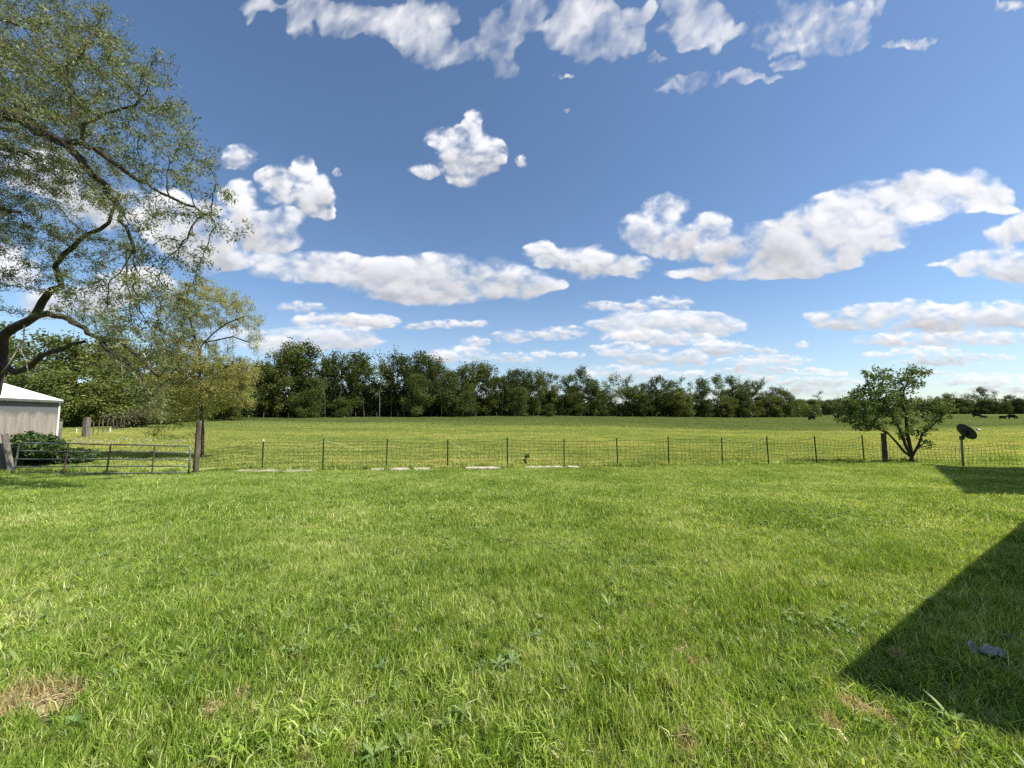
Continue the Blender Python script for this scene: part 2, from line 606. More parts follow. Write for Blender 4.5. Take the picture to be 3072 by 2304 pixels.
HIDE = surf_mat('black_hide', [(0.3, (.006, .005, .005)), (0.7, (.014, .012, .011))], 5, rough=0.9, spec=.1, bump=0.1)
STRAW = surf_mat('dry_straw', [(0.3, (.26, .20, .10)), (0.6, (.42, .34, .19)), (0.85, (.55, .47, .30))], 30, bump=0)


def wall_mat():
    m, Nn, Ll = newmat('corrugated_metal_shaded_top')
    o = Nn.new('ShaderNodeOutputMaterial')
    bs = Nn.new('ShaderNodeBsdfPrincipled')
    tc = Nn.new('ShaderNodeTexCoord')
    mp = Nn.new('ShaderNodeMapping'); mp.inputs['Scale'].default_value = (1, 1, .12)
    Ll.new(tc.outputs['Object'], mp.inputs[0])
    n = noise(Nn, Ll, 3.5, 6, .6, mp.outputs[0])
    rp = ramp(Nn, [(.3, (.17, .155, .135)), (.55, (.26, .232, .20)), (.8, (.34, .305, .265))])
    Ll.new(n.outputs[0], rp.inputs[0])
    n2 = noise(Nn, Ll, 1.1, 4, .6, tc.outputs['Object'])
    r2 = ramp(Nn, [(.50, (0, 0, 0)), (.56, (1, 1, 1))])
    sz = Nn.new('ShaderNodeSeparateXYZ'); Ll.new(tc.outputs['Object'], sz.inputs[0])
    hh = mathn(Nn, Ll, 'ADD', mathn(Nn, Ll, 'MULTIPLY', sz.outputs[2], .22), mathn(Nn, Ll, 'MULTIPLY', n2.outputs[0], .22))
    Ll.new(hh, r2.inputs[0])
    c = mixc(Nn, Ll, r2.outputs[0], rp.outputs[0], (.115, .118, .118))  # upper wall greyed to paint in the shade of eave and tree
    Ll.new(c, bs.inputs['Base Color'])
    bs.inputs['Roughness'].default_value = .55
    bs.inputs['Metallic'].default_value = .1
    Ll.new(bs.outputs[0], o.inputs[0])
    return m


# ---- ground and grass share their large-scale tone, so the sheet and the blades agree
DRY = [(60, 2120, .38), (170, 2105, .28), (0, 2150, .3), (640, 2140, .22), (2080, 2000, .20), (2030, 2085, .10), (2040, 1960, .12),
       (2270, 1790, .14), (2560, 2130, .30), (2640, 2160, .25), (2690, 1975, .20), (2060, 2240, .2), (455, 1597, .10),
       (1965, 1585, .13), (1170, 1580, .12), (1545, 1628, .1), (720, 2095, .14), (2500, 2190, .2)]


def ray_ground(px, py):
    u, v = (px - 1536) / FPX, (1152 - py) / FPX
    d = Vector((u, math.cos(PITCH) - v * math.sin(PITCH), math.sin(PITCH) + v * math.cos(PITCH)))
    t = 1.0
    for _ in range(60):
        p = Vector((0, 0, CAMZ)) + d * t
        h = p.z - g(p.x, p.y)
        t += h / -d.z if d.z < -0.02 else 0.5
    return Vector((0, 0, CAMZ)) + d * t


DRYW = [(ray_ground(a, b), r * (.62 if a < 300 else .36)) for a, b, r in DRY]
F0, F1 = Vector((-8.65, 13.5)), Vector((14.66, 16.2))     # two points of the fence line


def fence_y(x):
    t = (x - F0.x) / (F1.x - F0.x)
    return F0.y + t * (F1.y - F0.y)


def tone_nodes(Nn, Ll):
    """large-scale tone of the grass by world position: 0..1 noise, field factor, dry factor"""
    ge = Nn.new('ShaderNodeNewGeometry')
    sp_ = Nn.new('ShaderNodeSeparateXYZ'); Ll.new(ge.outputs['Position'], sp_.inputs[0])
    flat = Nn.new('ShaderNodeCombineXYZ')
    Ll.new(sp_.outputs[0], flat.inputs[0]); Ll.new(sp_.outputs[1], flat.inputs[1])
    pos = flat.outputs[0]
    n1 = noise(Nn, Ll, 0.55, 5, .6, pos)
    n2 = noise(Nn, Ll, 3.0, 3, .6, pos)
    nn = mathn(Nn, Ll, 'ADD', mathn(Nn, Ll, 'MULTIPLY', n1.outputs[0], 0.6), mathn(Nn, Ll, 'MULTIPLY', n2.outputs[0], 0.4))
    # which side of the fence: signed distance to the fence line, softened
    d = (F1 - F0).normalized()
    nx, ny = -d.y, d.x
    c = nx * F0.x + ny * F0.y
    sd = mathn(Nn, Ll, 'ADD', mathn(Nn, Ll, 'MULTIPLY', sp_.outputs[0], nx), mathn(Nn, Ll, 'MULTIPLY', sp_.outputs[1], ny))
    sd = mathn(Nn, Ll, 'SUBTRACT', sd, c)
    fld = mathn(Nn, Ll, 'MULTIPLY', mathn(Nn, Ll, 'ADD', sd, 0.4), 0.9, True)
    dryf = None
    for p, r in DRYW:
        vd = Nn.new('ShaderNodeVectorMath'); vd.operation = 'DISTANCE'
        Ll.new(pos, vd.inputs[0]); vd.inputs[1].default_value = (p.x, p.y, 0)
        q = mathn(Nn, Ll, 'MULTIPLY', vd.outputs['Value'], -1.0 / (r * .8))
        q = mathn(Nn, Ll, 'ADD', q, 1.0, True)
        dryf = q if dryf is None else mathn(Nn, Ll, 'MAXIMUM', dryf, q)
    n3 = noise(Nn, Ll, 9, 3, .6, pos)
    dryf = mathn(Nn, Ll, 'MULTIPLY', mathn(Nn, Ll, 'ADD', dryf, mathn(Nn, Ll, 'MULTIPLY', mathn(Nn, Ll, 'SUBTRACT', n3.outputs[0], .5), .9)), 2.2, True)
    any_ = mathn(Nn, Ll, 'GREATER_THAN', dryf, 0.0)
    return nn, fld, dryf, pos, sd


def field_tone(Nn, Ll, pos, sd):
    """pasture colour: pale yellow-green and fresh green in long drifts, duller green far out"""
    mp = Nn.new('ShaderNodeMapping'); mp.inputs['Scale'].default_value = (.045, .11, 1)
    Ll.new(pos, mp.inputs[0])
    n = noise(Nn, Ll, 1.0, 6, .62, mp.outputs[0])
    mp2 = Nn.new('ShaderNodeMapping'); mp2.inputs['Scale'].default_value = (.5, .8, 1)
    Ll.new(pos, mp2.inputs[0])
    n2 = noise(Nn, Ll, 1.0, 5, .65, mp2.outputs[0])
    v = mathn(Nn, Ll, 'ADD', mathn(Nn, Ll, 'MULTIPLY', n.outputs[0], .55), mathn(Nn, Ll, 'MULTIPLY', n2.outputs[0], .45))
    r = ramp(Nn, [(.36, FIELD_A), (.49, FIELD_B), (.60, FIELD_C)])
    Ll.new(v, r.inputs[0])
    far = mathn(Nn, Ll, 'MULTIPLY', mathn(Nn, Ll, 'SUBTRACT', sd, 22.0), 1 / 30.0, True)
    far2 = mathn(Nn, Ll, 'MULTIPLY', far, 0.75)
    return mixc(Nn, Ll, far2, r.outputs[0], FIELD_FAR)


FIELD_A = (.135, .190, .045)
FIELD_B = (.255, .295, .080)
FIELD_C = (.370, .360, .120)
FIELD_FAR = (.140, .185, .060)


def ground_mat():
    m, Nn, Ll = newmat('ground_soil_and_turf')
    o = Nn.new('ShaderNodeOutputMaterial')
    bs = Nn.new('ShaderNodeBsdfPrincipled')
    bs.inputs['Roughness'].default_value = 1
    bs.inputs['Specular IOR Level'].default_value = .05
    nn, fld, dryf, pos, sd = tone_nodes(Nn, Ll)
    n = noise(Nn, Ll, 22, 5, .7, pos)
    rp = ramp(Nn, [(.3, (.028, .040, .012)), (.5, (.055, .080, .022)), (.7, (.11, .11, .045))])
    Ll.new(n.outputs[0], rp.inputs[0])
    lawn = mixc(Nn, Ll, dryf, rp.outputs[0], (.34, .27, .15))
    fc = field_tone(Nn, Ll, pos, sd)
    c = mixc(Nn, Ll, fld, lawn, fc)
    Ll.new(c, bs.inputs['Base Color'])
    b = Nn.new('ShaderNodeBump'); b.inputs['Strength'].default_value = 1.0; b.inputs['Distance'].default_value = .12
    nb = noise(Nn, Ll, 3.5, 6, .7, pos)
    Ll.new(nb.outputs[0], b.inputs['Height']); Ll.new(b.outputs[0], bs.inputs['Normal'])
    Ll.new(bs.outputs[0], o.inputs[0])
    return m


def blade_mat(name, lawn=True):
    m, Nn, Ll = newmat(name)
    o = Nn.new('ShaderNodeOutputMaterial')
    at = Nn.new('ShaderNodeAttribute'); at.attribute_name = 'rnd'
    nn, fld, dryf, pos, sd = tone_nodes(Nn, Ll)
    rp = ramp(Nn, [(0, (.060, .120, .012)), (.33, (.165, .275, .030)), (.68, (.325, .430, .065)), (.92, (.52, .58, .17)), (1.0, (.66, .62, .38))])
    if lawn:
        t = mathn(Nn, Ll, 'ADD', at.outputs['Fac'], mathn(Nn, Ll, 'MULTIPLY', mathn(Nn, Ll, 'SUBTRACT', nn, .5), 1.9), True)
        Ll.new(t, rp.inputs[0])
        col = mixc(Nn, Ll, mathn(Nn, Ll, 'MULTIPLY', dryf, .85), rp.outputs[0], (.46, .37, .20))
        tocol = col
    else:
        fc = field_tone(Nn, Ll, pos, sd)
        v = mathn(Nn, Ll, 'MULTIPLY_ADD', at.outputs['Fac'], 0.9); v.node.inputs[2].default_value = 0.7
        vv = Nn.new('ShaderNodeCombineColor')
        for i in range(3): Ll.new(v, vv.inputs[i])
        tocol = mixc(Nn, Ll, 1.0, fc, vv.outputs[0], 'MULTIPLY')
    bs = Nn.new('ShaderNodeBsdfPrincipled')
    bs.inputs['Roughness'].default_value = .42
    bs.inputs['Specular IOR Level'].default_value = .35 if lawn else .15
    Ll.new(tocol, bs.inputs['Base Color'])
    tr = Nn.new('ShaderNodeBsdfTranslucent')
    tcn = mixc(Nn, Ll, 1.0, tocol, (1.35, 1.3, .7), 'MULTIPLY')
    Ll.new(tcn, tr.inputs['Color'])
    ms = Nn.new('ShaderNodeMixShader'); ms.inputs[0].default_value = .42
    Ll.new(bs.outputs[0], ms.inputs[1]); Ll.new(tr.outputs[0], ms.inputs[2])
    Ll.new(ms.outputs[0], o.inputs[0])
    return m


# ------------------------------------------------------------------ ground sheet
def axis(mx, n, near):
    t = np.linspace(-1, 1, n)
    k = math.asinh(mx / near)
    return near * np.sinh(k * t)


def build_ground():
    xs = axis(4000, 301, 6.0)
    ys = np.concatenate([-axis(60, 41, 4)[:20][::-1] * -1, np.linspace(0, 30, 100), 30 + 8 * np.sinh(np.linspace(0.01, math.asinh(4000 / 8), 150))])
    ys = np.unique(np.round(ys, 4))
    X, Y = np.meshgrid(xs, ys)
    Z = gz(X, Y)
    n, m = len(xs), len(ys)
    i = np.arange(n * m).reshape(m, n)
    q = np.stack([i[:-1, :-1], i[:-1, 1:], i[1:, 1:], i[1:, :-1]], -1).reshape(-1, 4)
    me = mesh_np('ground', np.stack([X, Y, Z], -1).reshape(-1, 3), q, mat=ground_mat(), smooth=True)
    o = link('ground', me)
    tag(o, kind='structure')


build_ground()


# ------------------------------------------------------------------ grass (uncountable: stuff)
def blade_patch(name, size, n, hmin, hmax, w, mat, seed, lean=0.35, coarse=False):
    r = np.random.RandomState(seed)
    p = (r.rand(n, 2) - .5) * size
    # tussocks: draw a share of the blades together
    k = max(3, int(n / 45))
    c = (r.rand(k, 2) - .5) * size
    sel = r.rand(n) < .45
    ci = r.randint(0, k, n)
    p[sel] = c[ci[sel]] + r.randn(sel.sum(), 2) * size * (.02 if not coarse else .03)
    h = hmin + (hmax - hmin) * r.beta(2, 2.6, n)
    tall = r.rand(n) < .05
    h[tall] *= 1.5
    a = r.rand(n) * 2 * np.pi
    ln = lean * h * (0.3 + 1.3 * r.rand(n))
    dx, dy = np.cos(a), np.sin(a)
    b = r.rand(n) * 2 * np.pi
    sx, sy = np.cos(b), np.sin(b)
    ww = w * (.6 + .9 * r.rand(n)) / 2
    V = np.zeros((n, 5, 3), np.float32)
    base = np.stack([p[:, 0], p[:, 1], np.full(n, -.01)], 1)
    mid = base + np.stack([dx * ln * .35, dy * ln * .35, h * .6], 1)
    drop = np.clip(1 - .35 * (ln / h) ** 2, .35, 1)
    tip = base + np.stack([dx * ln, dy * ln, h * drop], 1)
    s = np.stack([sx * ww, sy * ww, 0 * ww], 1)
    V[:, 0], V[:, 1] = base - s, base + s
    V[:, 2], V[:, 3] = mid + s * .8, mid - s * .8
    V[:, 4] = tip
    i = np.arange(n) * 5
    q = np.stack([i, i + 1, i + 2, i + 3], 1)
    t = np.stack([i + 3, i + 2, i + 4], 1)
    rnd = np.clip(r.beta(1.5, 1.7, n), 0, 1)
    rnd[r.rand(n) < .03] = 1.0
    me = mesh_np(name, V.reshape(-1, 3), q, t, mat, np.repeat(rnd, 5))
    return me


def scatter(name, pts, rots, scales, idx, meshes):
    """one object whose geometry nodes set grass tufts on its points"""
    colh = bpy.data.collections.new(name + '_tufts')
    for k, me in enumerate(meshes):
        o = bpy.data.objects.new('tuft', me)
        o.name = '%s_tuft_%02d' % (name, k)
        colh.objects.link(o)
    me = bpy.data.meshes.new(name)
    me.vertices.add(len(pts))
    me.vertices.foreach_set('co', np.asarray(pts, np.float32).ravel())
    for nm, ty, arr in (('t_rot', 'FLOAT_VECTOR', rots), ('t_scale', 'FLOAT_VECTOR', scales)):
        a = me.attributes.new(nm, ty, 'POINT')
        a.data.foreach_set('vector', np.asarray(arr, np.float32).ravel())
    a = me.attributes.new('t_idx', 'INT', 'POINT')
    a.data.foreach_set('value', np.asarray(idx, np.int32))
    me.update()
    ob = link(name, me)
    ng = bpy.data.node_groups.new(name + '_nodes', 'GeometryNodeTree')
    ng.interface.new_socket('Geometry', in_out='INPUT', socket_type='NodeSocketGeometry')
    ng.interface.new_socket('Geometry', in_out='OUTPUT', socket_type='NodeSocketGeometry')
    gi, go = ng.nodes.new('NodeGroupInput'), ng.nodes.new('NodeGroupOutput')
    m2p = ng.nodes.new('GeometryNodeMeshToPoints')
    iop = ng.nodes.new('GeometryNodeInstanceOnPoints')
    ci = ng.nodes.new('GeometryNodeCollectionInfo')
    ci.inputs['Collection'].default_value = colh
    ci.inputs['Separate Children'].default_value = True
    ci.inputs['Reset Children'].default_value = True

    def named(nm, ty):
        a = ng.nodes.new('GeometryNodeInputNamedAttribute'); a.data_type = ty
        a.inputs['Name'].default_value = nm
        return a.outputs['Attribute']
    ng.links.new(gi.outputs[0], m2p.inputs[0])
    ng.links.new(m2p.outputs[0], iop.inputs['Points'])
    ng.links.new(ci.outputs[0], iop.inputs['Instance'])
    iop.inputs['Pick Instance'].default_value = True
    ng.links.new(named('t_idx', 'INT'), iop.inputs['Instance Index'])
    ng.links.new(named('t_rot', 'FLOAT_VECTOR'), iop.inputs['Rotation'])
    ng.links.new(named('t_scale', 'FLOAT_VECTOR'), iop.inputs['Scale'])
    ng.links.new(iop.outputs[0], go.inputs[0])
    md = ob.modifiers.new('tufts', 'NODES')
    md.node_group = ng
    return ob


def grid_points(size, y0, y1, umax, rs, keep=None, jit=.35):
    pts = []
    ys = np.arange(y0, y1, size)
    for y in ys:
        w = (abs(y) + 1.2) * umax
        xs = np.arange(-w, w, size)
        xs = xs + (rs.rand(len(xs)) - .5) * size * jit
        yy = y + (rs.rand(len(xs)) - .5) * size * jit
        pts.append(np.stack([xs, yy], 1))
    pts = np.concatenate(pts)
    if keep is not None:
        pts = pts[keep(pts)]
    z = gz(pts[:, 0], pts[:, 1])
    return np.column_stack([pts, z])


def slope_rot(pts, rs, yaw=None):
    e = .4
    zx = (gz(pts[:, 0] + e, pts[:, 1]) - gz(pts[:, 0] - e, pts[:, 1])) / (2 * e)
    zy = (gz(pts[:, 0], pts[:, 1] + e) - gz(pts[:, 0], pts[:, 1] - e)) / (2 * e)
    a = rs.rand(len(pts)) * 2 * math.pi if yaw is None else yaw
    out_ = np.zeros((len(pts), 3))
    for i in range(len(pts)):
        nrm = Vector((-zx[i], -zy[i], 1)).normalized()
        q = Vector((0, 0, 1)).rotation_difference(nrm).to_matrix() @ Matrix.Rotation(a[i], 3, 'Z')
        out_[i] = q.to_euler()
    return out_


LAWN = blade_mat('lawn_blades', True)
PAST = blade_mat('pasture_blades', False)


def build_lawn():
    rs = np.random.RandomState(3)
    # near lawn in small tufts, so that worn spots can stay thin
    near = [blade_patch('near_tuft', .46, 1700, .045, .115, .0043, LAWN, 10 + k, .55) for k in range(8)]
    nearthin = [blade_patch('thin_tuft', .42, 90, .04, .10, .005, LAWN, 50 + k, .7) for k in range(2)]
    pts = grid_points(.34, .55, 5.6, 1.62, rs)
    dry = np.zeros(len(pts), bool)
    for p, r in DRYW:
        if p.y < 7 and r > .07:
            dry |= np.hypot(pts[:, 0] - p.x, pts[:, 1] - p.y) < r * .38
    idx = rs.randint(0, 8, len(pts))
    idx[dry] = 8 + rs.randint(0, 2, dry.sum())
    hn = fbm(pts[:, 0] / .8, pts[:, 1] / .8, 3, 8)
    s = .8 + .4 * rs.rand(len(pts))
    hs = s * (.45 + 1.1 * hn)
    o = scatter('lawn_grass', pts, slope_rot(pts, rs), np.stack([s, s, hs], 1), idx, near + nearthin)
    tag(o, 'lush short mown lawn of thin green blades in the foreground', 'grass', kind='stuff')
    far = [blade_patch('far_tuft', 1.15, 4200, .04, .10, .0075, LAWN, 80 + k, .5) for k in range(6)]

    def keep(p):
        return p[:, 1] < fence_y(p[:, 0]) + .1
    pts = grid_points(.85, 5.5, 18.5, 1.5, rs, keep)
    s = .85 + .3 * rs.rand(len(pts))
    hn = fbm(pts[:, 0] / 1.6, pts[:, 1] / 1.6, 3, 8)
    o = scatter('far_lawn_grass', pts, slope_rot(pts, rs), np.stack([s, s, s * (.5 + 1.0 * hn)], 1), rs.randint(0, 6, len(pts)), far)
    tag(o, 'smooth green lawn running up to the wire fence', 'grass', kind='stuff')
    # ragged taller grass along the foot of the fence
    edge = [blade_patch('edge_tuft', .5, 260, .10, .28, .010, LAWN, 120 + k, .5) for k in range(3)]
    xs = np.arange(-20, 24, .42)
    xs = xs[rs.rand(len(xs)) < .85]
    p2 = np.stack([xs, [fence_y(x) + rs.uniform(-.15, .25) for x in xs]], 1)
    p2 = np.column_stack([p2, gz(p2[:, 0], p2[:, 1])])
    s = .5 + .8 * rs.rand(len(p2))
    o = scatter('fence_edge_grass', p2, slope_rot(p2, rs), np.stack([s, s, s], 1), rs.randint(0, 3, len(p2)), edge)
    tag(o, 'ragged taller grass tufts along the foot of the wire fence', 'grass', kind='stuff')


def build_coarse_tufts():
    rs = np.random.RandomState(31)
    ms = [blade_patch('coarse_tuft', .20, 40, .05, .125, .0075, LAWN, 140 + k, 1.0) for k in range(5)]
    pts = []
    for (cx, cy, rad, num) in ((250, 1950, .9, 40), (120, 1800, 1.0, 30), (420, 1700, .9, 22), (1350, 2100, .7, 12), (2400, 1540, 1.2, 60), (1500, 2250, .5, 20), (2300, 2230, .5, 20), (900, 2200, .5, 20), (2700, 2100, .8, 30)):
        c = ray_ground(cx, cy)
        pts.append(np.stack([c.x + rs.randn(num) * rad * .5, c.y + rs.randn(num) * rad * .35], 1))
    n = 380
    y = .8 + 9 * rs.rand(n) ** .8
    q = np.stack([(rs.rand(n) * 2 - 1) * 1.45 * (y + .5), y], 1)
    pts.append(q[fbm(q[:, 0] / 1.1, q[:, 1] / 1.1, 3, 44) > .5])
    pts = np.concatenate(pts)
    pts = pts[pts[:, 1] > .7]
    pts = np.column_stack([pts, gz(pts[:, 0], pts[:, 1])])
    s = .6 + .8 * rs.rand(len(pts))
    o = scatter('coarse_grass', pts, slope_rot(pts, rs), np.stack([s, s, s], 1), rs.randint(0, 5, len(pts)), ms)
    tag(o, 'coarse wide bladed grass clumps scattered through the lawn', 'grass', kind='stuff')


build_coarse_tufts()


def build_pasture():
    rs = np.random.RandomState(5)
    pm = [blade_patch('pasture_tuft', 3.4, 5200, .05, .15, .022, PAST, 200 + k, .6, True) for k in range(5)]

    def keep(p):
        return p[:, 1] > fence_y(p[:, 0]) + .9
    A_ = grid_points(2.3, 14, 46, 1.45, rs, keep)
    B_ = grid_points(4.4, 46, 96, 1.42, rs)
    C_ = grid_points(8.5, 96, 190, 1.42, rs)
    pts = np.concatenate([A_, B_, C_])
    s = np.concatenate([np.full(len(A_), 1.), np.full(len(B_), 1.9), np.full(len(C_), 3.6)])
    s = s * (.9 + .2 * rs.rand(len(pts)))
    hn = fbm(pts[:, 0] / 6, pts[:, 1] / 4, 3, 12)
    hs = s ** .4 * (.4 + 1.1 * hn)
    o = scatter('pasture_grass', pts, slope_rot(pts, rs), np.stack([s, s, hs], 1), rs.randint(0, 5, len(pts)), pm)
    tag(o, 'pale yellow green pasture grass stretching from fence to woods', 'grass', kind='stuff')


build_lawn()
build_pasture()


# ------------------------------------------------------------------ weeds, straw, litter in the lawn
def leaf_cards(pts, axes, Ls, Ws, r, bend=.15, nrm=None):
    """diamond leaves folded a little; pts, axes (n,3); returns verts, quads"""
    n = len(pts)
    ax = axes / np.maximum(np.linalg.norm(axes, axis=1, keepdims=True), 1e-6)
    rv = r.randn(n, 3)
    if nrm is not None:
        rv = rv * .6 + nrm
    s = np.cross(ax, rv)
    s /= np.maximum(np.linalg.norm(s, axis=1, keepdims=True), 1e-6)
    nn_ = np.cross(s, ax)
    L_ = Ls[:, None]
    W_ = Ws[:, None]
    V = np.zeros((n, 4, 3), np.float32)
    V[:, 0] = pts
    V[:, 1] = pts + ax * L_ * .45 + s * W_ / 2
    V[:, 2] = pts + ax * L_ - nn_ * L_ * bend
    V[:, 3] = pts + ax * L_ * .45 - s * W_ / 2
    i = np.arange(n) * 4
    return V.reshape(-1, 3), np.stack([i, i + 1, i + 2, i + 3], 1)


WEED = leaf_mat('broad_leaf', (.07, .13, .025), (.14, .22, .05), (.25, .33, .10), .35, objvar=.2, spec=.2)[0]
WEED2 = leaf_mat('grey_green_leaf', (.06, .12, .03), (.11, .19, .055), (.19, .27, .10), .3, objvar=.2, spec=.2)[0]


def rosette(seed, L0, W0, n, mat, up=.55):
    r = random.Random(seed)
    V, F, A_ = [], [], []
    for k in range(n):
        a = 2 * math.pi * k / n + r.uniform(-.4, .4)
        L_ = L0 * r.uniform(.6, 1.15)
        W_ = W0 * r.uniform(.7, 1.2)
        el = r.uniform(.25, 1.0) * up + .1
        d = Vector((math.cos(a), math.sin(a), 0))
        s = Vector((-d.y, d.x, 0))
        b = len(V)
        m = 6
        rv = r.random()
        for i in range(m + 1):
            t = i / m
            wd = W_ * (math.sin(math.pi * min(1, t * .93 + .07) ** 1.2) ** .8) * .5 + .002
            z = L_ * (math.sin(el) * t - .45 * t * t * math.cos(el)) + .01
            c = d * (L_ * t * math.cos(el * (1 - .4 * t))) + Vector((0, 0, z))
            fold = wd * .28
            V += [c - s * wd + Vector((0, 0, fold)), c, c + s * wd + Vector((0, 0, fold))]
            A_ += [rv, min(1, rv + .25), rv]
        for i in range(m):
            p = b + i * 3
            F += [(p, p + 1, p + 4, p + 3), (p + 1, p + 2, p + 5, p + 4)]
    return mesh_np('rosette', [tuple(v) for v in V], F, mat=mat, attr=A_, smooth=True)


def build_weeds():
    big = [rosette(60 + k, .15, .022, 9, WEED, 1.0) for k in range(4)]
    wide = [rosette(70 + k, .075, .018, 7, WEED2, 1.0) for k in range(3)]
    spots = [(300, 1990, 1.15, 'large plantain with broad pointed leaves in the left foreground lawn'),
             (110, 1850, 1.0, 'broad leaved weed clump near the left edge of the lawn'),
             (410, 1965, 1.0, 'long leaved plantain just beside the largest plantain on the left'),
             (560, 1975, .9, 'leafy weed with upright leaves between the plantains and open lawn'),
             (60, 2010, 1.0, 'low broad weed just above the tan bare patch at left'),
             (860, 1870, .9, 'dark small weed tuft left of the centre of the lawn'),
             (1830, 1830, .9, 'pale broad weed in the lawn right of centre'),
             (2380, 2200, 1.0, 'broad weed beside the bare patch in front of the shadow corner'),
             (2860, 2180, 1.0, 'leafy weed along the near edge of the dark house shadow'),
             (2700, 1540, 1.0, 'pale leafed weed out in the sun above the house shadow'),
             (2520, 1880, .9, 'dark weed tuft at the left side of the house shadow')]
    for k, (a, b, s, lab) in enumerate(spots):
        p = ray_ground(a, b)
        o = link('plantain', big[k % 4] if k % 3 else big[0], None, (p.x, p.y, g(p.x, p.y) + .01))
        o.rotation_euler = (0, 0, k * 1.3)
        s *= .85
        o.scale = (s, s, s)
        tag(o, lab, 'weed', 'broad leaved weeds in the lawn')
    # smaller leaves everywhere: clover and dandelion nobody could count
    rs = np.random.RandomState(21)
    small = [rosette(90 + k, .05, .013, 7, WEED, 1.0) for k in range(3)] + [rosette(95 + k, .045, .014, 8, WEED2, 1.0) for k in range(3)] + wide
    pts = []
    for (cx, cy, rad, num) in ((420, 1700, .9, 60), (1000, 1900, .7, 22), (2350, 1520, 1.3, 90), (2450, 1560, 1.2, 70), (1400, 1620, 1.6, 50),
                               (80, 1800, .6, 40), (1300, 2150, .5, 18), (2500, 1890, .35, 30), (700, 1740, .8, 30), (1900, 1700, 1., 36),
                               (150, 1900, .5, 36), (500, 2050, .5, 26), (1750, 2000, .5, 24)):
        c = ray_ground(cx, cy)
        pts.append(np.stack([c.x + rs.randn(num) * rad * .5, c.y + rs.randn(num) * rad * .35], 1))
    n = 420
    y = .8 + 8 * rs.rand(n) ** .8
    pts.append(np.stack([(rs.rand(n) * 2 - 1) * 1.45 * (y + .5), y], 1))
    pts = np.concatenate(pts)
    pts = np.column_stack([pts, gz(pts[:, 0], pts[:, 1]) + .02 + .025 * rs.rand(len(pts))])
    s = .45 + .55 * rs.rand(len(pts))
    o = scatter('clover', pts, slope_rot(pts, rs), np.stack([s, s, s], 1), rs.randint(0, len(small), len(pts)), small)
    tag(o, 'small clover and dandelion leaves mixed through the lawn', 'ground cover', kind='stuff')


def build_straw():
    r = np.random.RandomState(8)
    P_, A_, L_ = [], [], []
    for p, rad in DRYW:
        n = int(1000 * rad * rad * 4 + 14)
        q = np.clip(r.randn(n, 2) * rad * .42, -rad * 1.3, rad * 1.3)
        x, y = p.x + q[:, 0], p.y + q[:, 1] * .8
        P_.append(np.stack([x, y, gz(x, y) + .004 + .028 * r.rand(n)], 1))
        a = r.rand(n) * 2 * np.pi
        A_.append(np.stack([np.cos(a), np.sin(a), (r.rand(n) - .3) * .45], 1))
        L_.append(.03 + .08 * r.rand(n))
    P_, A_, L_ = np.concatenate(P_), np.concatenate(A_), np.concatenate(L_)
    V, Q = leaf_cards(P_, A_, L_, np.full(len(L_), .0048), r, .05, np.array([0, 0, 1.5]))
    me = mesh_np('dry_grass_clippings', V, Q, mat=STRAW)
    o = link('dry_grass_clippings', me)
    tag(o, 'tan dry grass clippings on worn patches of the lawn', 'clippings', kind='stuff')
    # crumpled clear plastic in the shade
    p = ray_ground(2965, 1975)
    xs = np.linspace(0, 1, 22)
    X, Y = np.meshgrid(xs, np.linspace(0, 1, 12))
    w = .20 * (.5 + .5 * np.sin(np.pi * np.clip(Y * .9 + .05, 0, 1)))
    gx = (X - .5) * w * .95
    gy = (Y - .5) * .13 + .02 * (fbm(X * 3, Y * 3, 3, 5) - .5)
    gz_ = .06 + .09 * (fbm(X * 7, Y * 6, 4, 6) - .5) - .02 * np.abs(X - .5)
    i = np.arange(22 * 12).reshape(12, 22)
    q = np.stack([i[:-1, :-1], i[:-1, 1:], i[1:, 1:], i[1:, :-1]], -1).reshape(-1, 4)
    pm = surf_mat('cloudy_plastic', [(.3, (.16, .18, .175)), (.7, (.32, .34, .33))], 20, rough=.3, spec=.6, bump=.2)
    me = mesh_np('plastic_scrap', np.stack([gx, gy, gz_], -1).reshape(-1, 3), q, mat=pm)
    o = link('plastic_scrap', me, None, (p.x, p.y, g(p.x, p.y)))
    o.rotation_euler = (0, 0, -.25)
    sm = o.modifiers.new('thick', 'SOLIDIFY'); sm.thickness = .001
    tag(o, 'scrap of crumpled whitish plastic film lying in the shaded grass', 'litter')


build_weeds()
build_straw()


